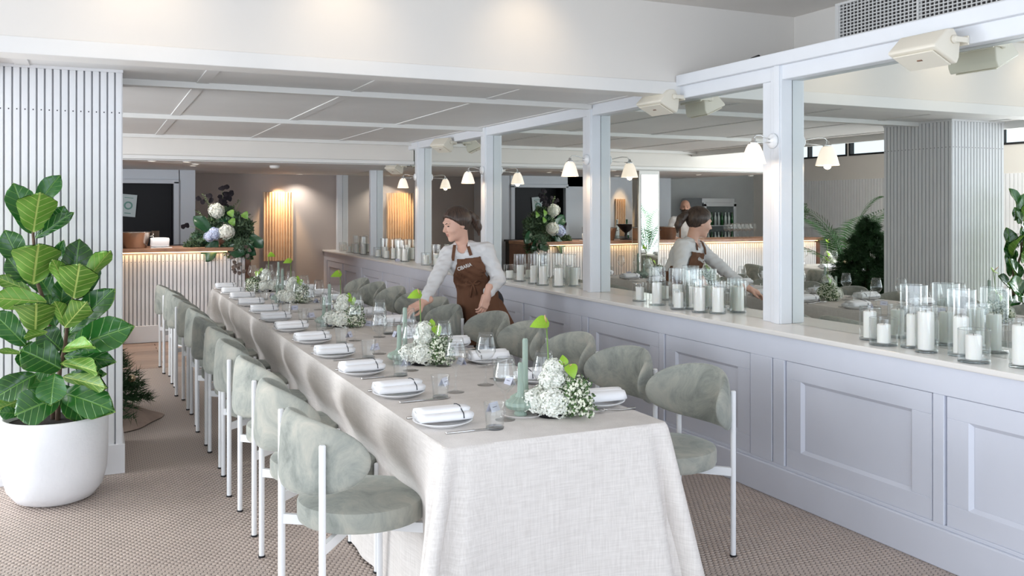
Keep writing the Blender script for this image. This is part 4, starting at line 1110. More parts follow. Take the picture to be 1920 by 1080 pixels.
# base px, base py, tip px, tip py, width px, side shown (T top, U underside), depth of base, depth of tip (m in front of plant plane)
FIG = [(60, 438, 26, 342, 46, 'T', 0.00, 0.02), (68, 388, 108, 329, 34, 'T', 0.0, -0.03), (62, 434, 74, 355, 62, 'U', 0.06, 0.12), (66, 446, 134, 398, 24, 'T', 0.04, 0.02), (98, 428, 120, 391, 32, 'T', 0.0, 0.0),
       (62, 530, 72, 443, 74, 'U', 0.08, 0.17), (45, 506, 8, 432, 42, 'T', 0.0, 0.03), (55, 532, 12, 484, 34, 'T', 0.02, 0.05), (58, 546, -8, 518, 24, 'U', 0.03, 0.06), (95, 512, 117, 453, 18, 'T', 0.02, 0.05),
       (138, 532, 150, 451, 48, 'T', -0.02, -0.03), (152, 540, 210, 455, 30, 'U', 0.0, 0.05), (138, 558, 152, 488, 62, 'U', 0.08, 0.15), (128, 545, 98, 480, 26, 'U', 0.07, 0.12), (146, 562, 184, 498, 34, 'T', 0.0, 0.0),
       (130, 624, 207, 541, 46, 'T', 0.03, 0.03), (88, 566, -14, 556, 40, 'U', 0.06, 0.13), (66, 620, 70, 554, 70, 'U', 0.10, 0.19), (122, 612, 168, 558, 40, 'U', 0.09, 0.16), (122, 610, 103, 556, 26, 'U', 0.09, 0.15),
       (48, 648, -14, 582, 44, 'T', 0.05, 0.08), (88, 622, 38, 632, 16, 'U', 0.10, 0.18), (134, 652, 234, 612, 58, 'T', 0.05, 0.08), (120, 656, 192, 634, 26, 'U', 0.09, 0.16), (115, 656, 76, 618, 42, 'T', 0.04, 0.08),
       (114, 692, 44, 652, 62, 'T', 0.08, 0.15), (120, 668, 202, 668, 34, 'T', 0.03, 0.05), (118, 680, 205, 692, 20, 'U', 0.07, 0.14), (68, 702, -10, 742, 44, 'T', 0.08, 0.17), (120, 712, 182, 692, 28, 'T', 0.03, 0.06),
       (120, 706, 212, 724, 22, 'U', 0.07, 0.14), (103, 700, 92, 753, 54, 'T', 0.12, 0.20), (114, 736, 195, 756, 52, 'T', 0.09, 0.18), (113, 744, 27, 776, 62, 'T', 0.10, 0.20), (34, 752, -10, 768, 28, 'U', 0.07, 0.10),
       (36, 776, 3, 772, 22, 'T', 0.1, 0.14), (42, 662, -5, 656, 9, 'U', 0.05, 0.08), (104, 612, 88, 552, 34, 'T', 0.02, 0.0), (88, 520, 104, 470, 30, 'T', -0.02, -0.04), (110, 600, 122, 520, 36, 'T', -0.04, -0.06), (60, 640, 40, 690, 30, 'T', 0.0, 0.0),
       (110, 690, 150, 640, 40, 'T', -0.04, -0.08), (100, 560, 60, 500, 40, 'T', -0.05, -0.06), (120, 640, 170, 590, 44, 'T', -0.04, -0.08), (105, 720, 160, 775, 40, 'T', 0.02, 0.08), (100, 740, 60, 700, 44, 'T', -0.04, -0.06)]
DP = PXc * SN + PYc * CS
rd = random.Random(11)
stem_top = []
for k, (bx, by, tx, ty, wp, sd, db, dt) in enumerate(FIG):
    B = J(bx, by, DP - db); T = J(tx, ty, DP - dt - 0.03)
    yv = T - B; ln = yv.length
    tocam = (Vector((0, 0, CAM_H)) - B).normalized()
    hint = tocam + Vector((rd.uniform(-0.35, 0.35), rd.uniform(-0.2, 0.2), 0.25 + rd.uniform(-0.2, 0.3)))
    if sd == 'U': hint = -(tocam + Vector((rd.uniform(-0.2, 0.2), 0, -0.25)))
    mi = k % 3 if sd == 'T' else (1 if k % 2 else 0)
    o = from_mesh('leaf', LM[mi], fig, B - Vector((PXc, PYc, 0)))
    y = yv.normalized(); x = y.cross(hint).normalized(); z = x.cross(y)
    o.rotation_euler = Matrix((x, y, z)).transposed().to_euler()
    wm = 1.12 * wp * DP / F_PX / 0.66
    o.scale = (min(max(wm, ln * 0.45), ln * 1.35), ln, ln)
m = MB()
def fp(px, py, dd=0.0): return J(px, py, DP - dd) - Vector((PXc, PYc, 0))
m.tube([fp(108, 800), fp(110, 740), fp(112, 690), fp(121, 655), fp(126, 610), fp(138, 556), fp(146, 530)], [0.013, 0.012, 0.011, 0.010, 0.009, 0.007, 0.004], 8)
m.tube([fp(100, 800, -0.02), fp(98, 720, -0.02), fp(100, 640, -0.02), fp(88, 580, 0.0), fp(70, 530, 0.03), fp(62, 440, 0.03), fp(66, 400, 0.02)], [0.013, 0.012, 0.011, 0.010, 0.009, 0.007, 0.004], 8)
m.tube([fp(104, 640, -0.02), fp(80, 640), fp(55, 650, 0.05)], [0.008, 0.006, 0.003], 6)
m.build('stem', 'bark', fig, True)
tag(fig, 'fiddle leaf fig with broad glossy leaves in the white pot by the column', 'plant')
pot = MB().lathe([(0.001, 0.0), (0.14, 0.0), (0.185, 0.018), (0.225, 0.07), (0.245, 0.15), (0.252, 0.28), (0.253, 0.425), (0.248, 0.436), (0.236, 0.436), (0.232, 0.42), (0.230, 0.395)], 56, cap1=False).build('plant_pot', 'pot_white', None, True, (PXc, PYc, 0.0018))
MB().lathe([(0.2315, 0.398), (0.16, 0.404), (0.001, 0.407)], 40, cap0=False, cap1=False).build('soil', 'soil', pot, True)
tag(pot, 'large rounded matte white planter holding the fiddle leaf fig', 'plant pot')

# ------------------------------------------------------------------ christmas tree and burlap behind the column
tr = empty('christmas_tree', (-0.42, 7.10, 0))
MB().tube([(0, 0, 0.02), (0.01, 0, 0.7), (0, 0.01, 1.32)], [0.04, 0.03, 0.008], 8).build('trunk', 'bark', tr, True)
rd = random.Random(2); v = []; f = []
def needles(p0, p1, n, ln):
    d = (p1 - p0); dn = d.normalized()
    for k in range(n):
        p = p0 + d * (k / n); q = Vector((rd.uniform(-1, 1), rd.uniform(-1, 1), rd.uniform(-0.6, 1))).normalized()
        e = (dn * 0.8 + q).normalized() * ln; s_ = e.cross(Vector((rd.uniform(-1, 1), rd.uniform(-1, 1), 0.3))).normalized() * 0.0034
        b0 = len(v); v.extend([p - s_, p + s_, p + e]); f.append((b0, b0 + 1, b0 + 2))
for k in range(760):
    h = rd.random() ** 1.3; z = 0.12 + 1.2 * h; a = k * 2.4; rr = 0.74 * (1 - h) + 0.06
    pa = Vector((0.25 * rr * math.cos(a), 0.25 * rr * math.sin(a), z + 0.05)); p1 = Vector((rr * math.cos(a), rr * math.sin(a), z - 0.04 + rd.uniform(-0.03, 0.12)))
    if p1.y < -0.66 and p1.x > -0.2: continue
    needles(pa, p1, 105, 0.075)
o = mk('pine_needles', v, f, 'pine', tr); o['kind'] = 'stuff'
for k in range(14):
    h = rd.random(); a = rd.uniform(0, 6.28); rr = 0.66 * (1 - h) + 0.05
    b_ = MB().lathe([(0.028 * math.sin(PI * q / 8), -0.028 * math.cos(PI * q / 8)) for q in range(9)], 14, cap0=False, cap1=False).build('bauble', 'gold_ball', tr, True, (rr * math.cos(a), rr * math.sin(a) * 0.9, 0.2 + 1.05 * h))
tag(tr, 'dark green christmas tree with metallic baubles standing behind the slatted column', 'christmas tree')
v = []; f = []; nr, ns = 10, 40
for i in range(nr + 1):
    t = i / nr; 
    for k in range(ns):
        a = 2 * PI * k / ns; rr = 0.15 + (0.50 + 0.05 * math.sin(3 * a + 1) + 0.03 * math.sin(7 * a)) * t
        z = 0.17 * (1 - t ** 1.6) * (1 + 0.25 * math.sin(5 * a + 4 * t) + 0.12 * math.sin(11 * a)) + 0.004
        v.append((rr * math.cos(a), rr * math.sin(a) * 0.82, z))
for i in range(nr):
    for k in range(ns):
        k2 = (k + 1) % ns; f.append((i * ns + k, (i + 1) * ns + k, (i + 1) * ns + k2, i * ns + k2))
o = fixn(mk('burlap_wrap', v, f, 'burlap', None, True, loc=(-0.26, 6.98, 0.002)))
tag(o, 'crumpled brown burlap wrapped around the foot of the christmas tree', 'burlap cloth')

# ------------------------------------------------------------------ tall flower arrangement on the bar
FX, FY = 1.39, 11.12
ar = empty('bar_flowers', (FX, FY, 1.06))
DF = FX * SN + FY * CS
def bp_(px, py, dd=0.0): return J(px, py, DF - dd) - Vector((FX, FY, 1.06))
MB().lathe([(0.001, 0), (0.055, 0), (0.075, 0.05), (0.07, 0.12), (0.06, 0.13), (0.001, 0.125)], 24).build('vase', 'wood_dark', ar, True)
for k, (px, py, dd, s_, blue) in enumerate(((406, 395, 0.14, 1.55, 0), (402, 438, 0.24, 1.3, 1), (392, 444, 0.24, 1.05, 1), (425, 435, 0.24, 1.55, 0))):
    h = from_mesh('flower_head', HBM if blue else HME[k % 3], ar, bp_(px, py, dd), (0.7, 0.2, k), (s_, s_, s_))
for k, (px, py, dd, s_, tx_, ty_) in enumerate(((430, 445, 0.0, 2.4, 0.1, 0.1), (455, 450, 0.02, 2.2, 0.2, 0.9), (470, 458, 0.05, 1.9, 0.1, 1.2), (385, 450, 0.03, 2.2, 0.2, -0.8), (370, 458, 0.04, 1.6, 0.1, -1.2), (445, 425, 0.0, 2.3, 0, 0.4), (400, 425, 0, 2.2, 0, -0.3), (425, 410, -0.02, 2.0, 0, 0), (460, 430, 0.0, 1.7, 0, 0.7), (478, 470, 0.0, 1.5, 0, 1.6), (440, 470, 0.05, 1.6, 0.8, 0.3))):
    pass
v, f, fm = sprig_mesh(21, 900, 0.11, 0.17, 0.040, buds=0.10); o = mk('x', v, f, None, mats=['leaf_grey', 'leaf_small'], fm=fm); SG2 = o.data; bpy.data.objects.remove(o)
for k, (px, py, dd, s_, tx_, ty_) in enumerate(((430, 452, 0.0, 1.15, 0.1, 0.1), (455, 460, 0.02, 1.1, 0.2, 0.9), (468, 468, 0.05, 1.0, 0.1, 1.2), (385, 462, 0.03, 1.1, 0.2, -0.8), (372, 468, 0.04, 0.9, 0.1, -1.2), (445, 432, 0.0, 1.15, 0, 0.4), (398, 432, 0, 1.0, 0, -0.3), (425, 418, -0.02, 1.0, 0, 0), (458, 436, 0.0, 0.9, 0, 0.7), (476, 474, 0.0, 0.85, 0, 1.5), (440, 476, 0.05, 0.9, 0.8, 0.3), (400, 478, 0.05, 0.8, 0.8, -0.3))):
    from_mesh('foliage_sprig', SG2, ar, bp_(px, py, dd), (tx_, ty_, k * 1.7), (s_, s_, s_))
v, f, fm = leaf_blade(cup=0.3, droop=0.2, seed=4); o = mk('x', v, f, None, smooth=True, mats=['leaf_big', 'leaf_big'], fm=fm); BIGL = o.data; bpy.data.objects.remove(o)
v, f, fm = leaf_blade(nu=8, nv=4, cup=0.2, droop=0.1, seed=5); o = mk('x', v, f, None, smooth=True, mats=['leaf_purple', 'leaf_purple'], fm=fm); PURL = o.data; bpy.data.objects.remove(o)
o = mk('x', v, f, None, smooth=True, mats=['leaf_bronze', 'leaf_bronze'], fm=fm); BRZL = o.data; bpy.data.objects.remove(o)
SPATHE2 = SPATHE.copy(); SPATHE2.materials.clear(); SPATHE2.materials.append(MATS['leaf_olive'])
def put_leaf(me, par, org, B, T, wm, hint):
    y = (T - B); ln = y.length; y.normalize(); x = y.cross(hint).normalized(); z = x.cross(y)
    o = from_mesh('leaf', me, par, B - org); o.rotation_euler = Matrix((x, y, z)).transposed().to_euler(); o.scale = (wm / 0.66, ln, ln); return o
org = Vector((FX, FY, 1.06)); tc_ = Vector((-SN, -CS, 0.2))
mpx = DF / F_PX
for (bx, by, tx, ty, wp, dd) in ((400, 438, 364, 405, 24, 0.1), (408, 452, 381, 489, 28, 0.2), (425, 462, 455, 475, 26, 0.16), (470, 440, 490, 462, 22, 0.05), (395, 455, 360, 442, 18, 0.05), (430, 400, 412, 412, 22, 0.05), (440, 450, 476, 476, 22, 0.12)):
    put_leaf(BIGL, ar, org, J(bx, by, DF - dd + 0.03), J(tx, ty, DF - dd - 0.06), wp * mpx, tc_ + Vector((rd.uniform(-.3, .3), 0, .2)))
for k in range(26):
    if k < 16: c = (422 + rd.gauss(0, 7), 378 + rd.gauss(0, 7))
    else: c = [(409, 354), (417, 351), (385, 366), (384, 374), (392, 380), (349, 421), (354, 427), (432, 362), (437, 366), (378, 375)][k - 16]
    a = rd.uniform(0, 6.28); put_leaf(PURL, ar, org, J(c[0], c[1], DF), J(c[0] + 13 * math.cos(a), c[1] + 10 * math.sin(a), DF - 0.02), 10 * mpx, tc_)
for (px, py) in ((426, 476), (432, 480), (440, 474), (438, 484), (443, 490), (434, 500), (439, 502), (446, 494), (450, 500), (444, 508), (452, 510), (455, 506), (460, 478), (466, 472), (440, 497), (430, 470), (462, 466)):
    a = rd.uniform(0, 6.28); put_leaf(BRZL, ar, org, J(px, py, DF - 0.16), J(px + 8 * math.cos(a), py + 6 * math.sin(a), DF - 0.18), 9 * mpx, tc_)
for (px, py, tx, ty) in ((432, 396, 436, 408), (434, 412, 440, 426), (458, 400, 464, 411)):
    B = J(px, py, DF - 0.1); T = J(tx, ty, DF - 0.14); y = (T - B).normalized(); x = y.cross(tc_).normalized(); z = x.cross(y)
    o = from_mesh('anthurium', SPATHE2, ar, B - org); o.rotation_euler = Matrix((x, y, z)).transposed().to_euler(); o.scale = (0.085, 0.085, 0.085)
m = MB()
for (px, py) in ((416, 352), (384, 368), (350, 423), (452, 375), (484, 418), (422, 380), (366, 395), (475, 405), (406, 395), (460, 398), (446, 505)):
    m.tube([Vector((0, 0, 0.12)), bp_(px, py) * 0.55 + Vector((0, 0, 0.06)), bp_(px, py)], [0.003, 0.0025, 0.0015], 5)
m.build('stems', 'stem_green', ar)
for (px0, py0, px1, py1) in ((430, 430, 484, 416), (430, 420, 472, 402), (420, 410, 450, 374), (400, 420, 366, 394), (400, 410, 380, 362)):
    v = []; f = []
    for k in range(24):
        t = 0.35 + 0.65 * k / 24; p = bp_(px0, py0).lerp(bp_(px1, py1), t); a = k * 1.9
        d = Vector((math.cos(a), math.sin(a), 0.5)) * 0.028; e = Vector((-math.sin(a), math.cos(a), 0)) * 0.008; b0 = len(v)
        v += [p, p + d * .5 + e, p + d, p + d * .5 - e]; f.append((b0, b0 + 1, b0 + 2, b0 + 3))
    o = mk('leafy_twig', v, f, 'leaf_small', ar)
tag(ar, 'tall bouquet with pale hydrangeas and dark foliage on the end of the bar', 'flowers')

# ------------------------------------------------------------------ things on the bar
def bucket(loc, label):
    o = MB().lathe([(0.001, 0), (0.105, 0), (0.112, 0.01), (0.145, 0.175), (0.151, 0.182), (0.146, 0.185), (0.138, 0.178), (0.105, 0.015), (0.001, 0.012)], 36).build('ice_bucket', 'bucket_steel', None, True, loc)
    for s_ in (-1, 1): MB().tube([(s_ * 0.13, -0.03, 0.13), (s_ * 0.165, -0.025, 0.14), (s_ * 0.165, 0.025, 0.14), (s_ * 0.13, 0.03, 0.13)], 0.006, 6).build('handle', 'steel', o, True)
    tag(o, label, 'ice bucket', 'ice buckets on the bar'); return o
bk0 = bucket((0.40, 11.14, 1.06), 'copper toned ice bucket on the bar beside the slatted column'); bk0.scale = (1.18, 1.18, 1.0)
bucket((-0.74, 11.25, 1.06), 'steel ice bucket on the bar seen in the mirror before the bartender')
t = empty('towel_tray', (0.665, 11.10, 1.06))
soft(MB().box(-0.10, 0.13, -0.07, 0.07, 0, 0.008).build('tray', 'porcelain', t), 0.002, 1)
q = MB(); q.add(*napkin_roll(0, 0.064, 0.055, 0.20, 1.0)); fixn(q.build('rolled_towel', 'napkin_linen', t, True))
tag(t, 'rolled white towel on a small tray beside the ice bucket', 'towel')
o = MB().lathe([(0.001, 0), (0.04, 0), (0.045, 0.19), (0.042, 0.19), (0.038, 0.01), (0.001, 0.01)], 24).build('glass_jar', 'clear_glass', None, True, (0.63, 11.30, 1.06)); tag(o, 'clear glass jar standing behind the rolled towel', 'jar')
o = MB().lathe([(0.001, 0), (0.09, 0), (0.09, 0.01), (0.02, 0.02), (0.018, 0.10), (0.06, 0.13), (0.14, 0.22), (0.145, 0.225), (0.135, 0.222), (0.05, 0.14), (0.001, 0.13)], 32).build('pedestal_bowl', 'black_plastic', None, True, (-0.02, 11.25, 1.06)); tag(o, 'black pedestal bowl on the bar seen in the mirror', 'bowl')
for k in range(14):
    o = dup(w0, (-1.86 - 0.075 * (k % 7), 11.22 + 0.10 * (k // 7), 1.06), k, 'wine glass on the bar, %s row, %s from the right in the mirror' % ('front' if k < 7 else 'back', ORD[6 - k % 7]), 'wine glasses lined up on the bar'); o['category'] = 'wine glass'
BOT = [(0.001, 0), (0.036, 0), (0.038, 0.01), (0.038, 0.17), (0.030, 0.20), (0.014, 0.225), (0.0135, 0.29), (0.016, 0.292), (0.016, 0.305), (0.001, 0.306)]
for k, (x, mt, lab) in enumerate(((-0.42, 'bottle_blue', 'pale blue'), (-0.56, 'bottle_red', 'dark red'), (-0.70, 'bottle_clear', 'clear'), (-0.92, 'bottle_green', 'green'), (-1.08, 'bottle_green', 'second green'), (-1.25, 'bottle_clear', 'second clear'), (-0.30, 'bottle_green', 'leftmost green'))):
    o = MB().lathe(BOT, 20).build('bottle', mt, None, True, (x, 12.62 + 0.06 * (k % 2), 1.03)); MB().lathe([(0.0385, 0.05), (0.0388, 0.05), (0.0388, 0.13), (0.0385, 0.13)], 20, cap0=False, cap1=False).build('bottle_label', 'poster_paper', o)
    tag(o, '%s bottle on the back counter behind the bartender, seen in the mirror' % lab, 'bottle', 'bottles behind the bar')
# drinks fridge
fr = empty('drinks_fridge', (-3.25, 13.30, 0))
soft(MB().box(-0.36, 0.36, 0.02, 0.62, 0, 1.70).build('cabinet', 'fridge_grey', fr), 0.006)
MB().box(-0.31, 0.31, -0.002, 0.02, 0.14, 1.55).build('glass_door', 'fridge_glass', fr)
for a in ((-0.36, -0.30, 0.10, 1.60), (0.30, 0.36, 0.10, 1.60)): soft(MB().box(a[0], a[1], -0.03, 0.02, a[2], a[3]).build('door_frame', 'fridge_grey', fr), 0.004)
for a in ((0.08, 0.14), (1.55, 1.62)): soft(MB().box(-0.36, 0.36, -0.03, 0.02, a[0], a[1]).build('door_frame', 'fridge_grey', fr), 0.004)
for z in (0.5, 0.85, 1.2): MB().box(-0.30, 0.30, -0.008, 0.0, z, z + 0.015).build('shelf', 'fridge_grey', fr)
for z in (0.515, 0.865, 1.215):
    for k in range(8): MB().lathe([(0.001, 0), (0.026, 0), (0.026, 0.14), (0.010, 0.19), (0.010, 0.23), (0.001, 0.231)], 10, (-0.26 + k * 0.075, -0.03, z)).build('stored_bottle', 'bottle_clear' if k % 3 else 'bottle_green', fr, True)
tag(fr, 'grey glass-door drinks fridge behind the bar seen in the mirror', 'fridge')
# second lit slat strip on the pier behind the bar
nc2 = empty('slatted_wall_strip', (-1.08, 12.995, 1.05))
MB().box(0, 0.2, -0.01, 0, 0, 0.62).build('back_panel', 'niche_wood', nc2)
for k in range(5): MB().box(0.006 + k * 0.041, 0.028 + k * 0.041, -0.03, -0.01, 0, 0.62).build('slat', 'niche_wood', nc2)
tag(nc2, 'small honey timber slat strip behind the bar seen in the mirror', 'wall panel')
spot('strip_lamp', (-0.98, 12.85, 2.0), (-0.98, 13.0, 1.3), 10, 60, (1, 0.62, 0.3))
# topiary on the bar end, palm by the left wall
tp = empty('topiary', (-3.25, 11.25, 1.06))
MB().lathe([(0.001, 0), (0.05, 0), (0.065, 0.09), (0.055, 0.09), (0.001, 0.08)], 20).build('small_pot', 'pot_white', tp, True)
MB().tube([(0, 0, 0.08), (0.01, 0, 0.2), (0, 0, 0.32)], 0.007, 6).build('trunk', 'bark', tp, True)
rd = random.Random(9); v = []; f = []
for k in range(900):
    p = Vector((rd.gauss(0, 1), rd.gauss(0, 1), rd.gauss(0, 1))).normalized() * 0.15 * rd.random() ** 0.33; d = Vector((rd.gauss(0, 1), rd.gauss(0, 1), rd.gauss(0, 1))).normalized() * 0.03; e = d.cross(Vector((0.3, 1, 0.2))).normalized() * 0.007
    c = p + Vector((0, 0, 0.42)); b0 = len(v); v += [c, c + d * .5 + e, c + d, c + d * .5 - e]; f.append((b0, b0 + 1, b0 + 2, b0 + 3))
o = mk('foliage', v, f, 'leaf_grey', tp); o['kind'] = 'stuff'
tag(tp, 'small round grey green topiary at the far end of the bar', 'plant')
pm = empty('potted_palm', (-2.95, 9.95, 0))
MB().lathe([(0.001, 0), (0.15, 0), (0.19, 0.30), (0.175, 0.30), (0.001, 0.27)], 28).build('pot', 'pot_white', pm, True)
for k, (a, rr, h) in enumerate(((0.3, 0.75, 1.55), (1.3, 0.6, 1.35), (2.3, 0.8, 1.2), (3.2, 0.75, 1.5), (4.2, 0.7, 1.25), (5.2, 0.85, 1.4), (5.8, 0.6, 1.1), (3.8, 0.4, 1.65), (0.9, 0.9, 1.0))):
    dr = Vector((math.cos(a), math.sin(a), 0)); sd_ = Vector((-math.sin(a), math.cos(a), 0))
    pts = [Vector((0, 0, 0.28)) + dr * rr * t * t * 1.0 + Vector((0, 0, (h - 0.28) * (1.35 * t - 0.35 * t * t * t))) for t in np.linspace(0, 1, 16)]
    m = MB(); m.tube(pts, [0.008 * (1 - 0.8 * i / 15) for i in range(16)], 5)
    for i in range(5, 16):
        for sg_ in (-1, 1):
            for fr_ in (0, 0.5):
                i2 = min(15, i + 1); p = pts[i].lerp(pts[i2], fr_); ax = (pts[i2] - pts[i - 1]).normalized()
                ln = 0.30 * math.sin(PI * min(1, (i - 4 + fr_) / 13)) + 0.05
                d = (sd_ * sg_ + ax * 0.8 - Vector((0, 0, 0.25))).normalized() * ln; e = ax * 0.010
                m.add([p - e, p + d * .5 - e * 1.2 + Vector((0, 0, .02)), p + d, p + d * .5 + e * 1.2 + Vector((0, 0, .02))], [(0, 1, 2, 3)])
    m.build('frond', 'palm', pm)
tag(pm, 'potted palm with arching feathery fronds by the left wall, seen in the mirror', 'plant')

pm2 = dup(pm, (-3.5, 5.2, 0), 1.2, 'tall potted palm by the terrace glazing, seen in the bar column mirror')
# ------------------------------------------------------------------ second table in the side room, seen in the mirror
v, f = cloth_mesh(-2.1, -1.3, 7.9, 9.6, 0.7505, 0.02, 0.0, 0.12, 8, step=0.06, rows=10)
o = fixn(mk('side_tablecloth', [(a + 1.7, b_ - 8.75, c) for a, b_, c in v], f, 'linen', smooth=True, loc=(-1.7, 8.75, 0)))
tag(o, 'pale cloth over the smaller table in the side room, seen in the mirror', 'tablecloth')
st = empty('side_table', (-1.7, 8.75, 0)); MB().box(-0.39, 0.39, -0.84, 0.84, 0.71, 0.744).build('table_top', 'table_wood', st)
for sx in (-1, 1):
    for sy in (-1, 1): MB().box(sx * 0.3 - 0.03, sx * 0.3 + 0.03, sy * 0.7 - 0.03, sy * 0.7 + 0.03, 0, 0.71).build('leg', 'table_wood', st)
tag(st, 'smaller dining table under a cloth in the side room', 'table')
for k, (x, y, rz) in enumerate(((-0.98, 8.2, PI / 2), (-0.98, 8.78, PI / 2), (-0.98, 9.36, PI / 2), (-2.42, 8.3, -PI / 2), (-2.42, 9.2, -PI / 2))):
    c = dup(chair0, (x, y, 0.0018), rz, 'sage velvet chair at the side room table, %s side, %s from its near end' % ('near' if k < 3 else 'far', ORD[k if k < 3 else k - 3]), 'chairs at the side room table'); c['category'] = 'chair'
for k, y in enumerate((8.2, 8.75, 9.3)):
    for (src, dx, dy, dz, lab, cat) in ((p0, 0, 0, 0, 'white plate', 'plate'), (n0, 0, 0, 0.0165, 'rolled white napkin', 'napkin'), (w0, -0.23, 0.1, 0, 'wine glass', 'wine glass')):
        o = dup(src, (-1.42 + dx, y + dy, TOP + dz), PI, '%s on the side room table, %s setting from its near end' % (lab, ORD[k]), 'settings on the side room table'); o['category'] = cat
cluster(-1.72, 9.0, 'white hydrangea cluster on the side room table, seen in the mirror', 1, 12)
# ------------------------------------------------------------------ people: implicit surfaces polygonised with surface nets
def surf(fn, lo, hi, h):
    lo = np.array(lo, float); n = np.ceil((np.array(hi) - lo) / h).astype(int) + 1
    g = [lo[k] + h * np.arange(n[k]) for k in range(3)]
    X, Y, Z = np.meshgrid(*g, indexing='ij'); P = np.stack([X, Y, Z], -1)
    Fv = fn(P.reshape(-1, 3)).reshape(n)
    ins = Fv < 0
    c = np.zeros(tuple(n - 1) + (3,)); w_ = np.zeros(tuple(n - 1))
    cr = [(i, j, k) for i in (0, 1) for j in (0, 1) for k in (0, 1)]
    def sl(o): return tuple(slice(o[a], n[a] - 1 + o[a]) for a in range(3))
    for a in range(3):
        for o in cr:
            if o[a]: continue
            o2 = tuple(o[q] + (q == a) for q in range(3))
            A, B = Fv[sl(o)], Fv[sl(o2)]; mk_ = (A < 0) != (B < 0)
            t = np.where(mk_, A / np.where(A - B == 0, 1, A - B), 0)
            for q in range(3): c[..., q] += np.where(mk_, o[q] + (t if q == a else 0), 0)
            w_ += mk_
    act = w_ > 0; idx = -np.ones(tuple(n - 1), int); idx[act] = np.arange(act.sum())
    ii = np.argwhere(act); V = lo + h * (ii + c[act] / w_[act][:, None])
    Q = []
    for a in range(3):
        b_, d_ = (a + 1) % 3, (a + 2) % 3
        s0 = [slice(None)] * 3; s1 = [slice(None)] * 3; s0[a] = slice(0, n[a] - 1); s1[a] = slice(1, n[a])
        ch = ins[tuple(s0)] != ins[tuple(s1)]
        e = np.argwhere(ch); e = e[(e[:, b_] > 0) & (e[:, d_] > 0) & (e[:, b_] < n[b_] - 1) & (e[:, d_] < n[d_] - 1)]
        def at(db, dd):
            q = e.copy(); q[:, b_] += db; q[:, d_] += dd; return idx[q[:, 0], q[:, 1], q[:, 2]]
        quad = np.stack([at(-1, -1), at(0, -1), at(0, 0), at(-1, 0)], 1)
        fl_ = ~ins[tuple(e.T)]; quad[fl_] = quad[fl_][:, ::-1]
        Q.append(quad)
    Q = np.concatenate(Q)
    return V, Q[(Q >= 0).all(1)]
def cap(P, a, b_, ra, rb):
    a, b_ = np.array(a, float), np.array(b_, float); d = b_ - a; t = np.clip(((P - a) @ d) / max(d @ d, 1e-9), 0, 1)
    return np.linalg.norm(P - a - t[:, None] * d, axis=1) - (ra + t * (rb - ra))
def ell(P, c, r, M=None):
    q = P - np.array(c, float)
    if M is not None: q = q @ M
    r = np.array(r, float); k = np.linalg.norm(q / r, axis=1); k2 = np.linalg.norm(q / (r * r), axis=1)
    return k * (k - 1) / np.maximum(k2, 1e-6)
def smin(a, b_, k):
    h_ = np.clip(0.5 + 0.5 * (b_ - a) / k, 0, 1); return b_ + (a - b_) * h_ - k * h_ * (1 - h_)
def smax(a, b_, k): return -smin(-a, -b_, k)
def U(ds, k):
    r = ds[0]
    for d in ds[1:]: r = smin(r, d, k)
    return r
def head_fn(P, man=False, neck=None):
    j = 1.12 if man else 1.0
    d = smin(ell(P, (0, -0.012, 0.032), (0.074, 0.094, 0.086)), ell(P, (0, 0.030, -0.018), (0.061, 0.064, 0.084)), 0.03)
    d = smin(d, ell(P, (0, 0.042, -0.072), (0.044 * j, 0.042, 0.036)), 0.025); d = smin(d, ell(P, (0, 0.074, -0.095), (0.017 * j, 0.016, 0.016)), 0.02)
    for s_ in (-1, 1): d = smin(d, ell(P, (s_ * 0.036, 0.062, -0.026), (0.026, 0.026, 0.024)), 0.02)
    d = smin(d, ell(P, (0, 0.080, 0.032), (0.046, 0.018, 0.012)), 0.016)
    for s_ in (-1, 1): d = smax(d, -ell(P, (s_ * 0.030, 0.104, 0.012), (0.017, 0.016, 0.011)), 0.012)
    d = smin(d, cap(P, (0, 0.090, 0.018), (0, 0.113, -0.020), 0.008, 0.0105), 0.010)
    for s_ in (-1, 1): d = smin(d, ell(P, (s_ * 0.010, 0.100, -0.024), (0.008, 0.009, 0.007)), 0.008)
    d = smin(d, ell(P, (0, 0.089, -0.051), (0.021, 0.010, 0.006)), 0.006); d = smin(d, ell(P, (0, 0.087, -0.061), (0.018, 0.010, 0.006)), 0.006)
    for s_ in (-1, 1): d = smin(d, ell(P, (s_ * 0.074, -0.006, -0.004), (0.009, 0.019, 0.030)), 0.008)
    if neck is not None: d = smin(d, cap(P, (0, -0.022, -0.05), neck, 0.050 * j, 0.047 * j), 0.025)
    return d
def hair_fn(P, grow=0.016):
    d = ell(P, (0, -0.014, 0.034), (0.076 + grow, 0.097 + grow, 0.088 + grow))
    line = 0.016 - (-0.75 * P[:, 1] + 0.66 * P[:, 2]) - 0.028 - 0.10 * np.abs(P[:, 0]) * 0
    d = smax(d, line, 0.012)
    return d + 0.0014 * np.sin(P[:, 0] * 260) * np.cos(P[:, 2] * 60)
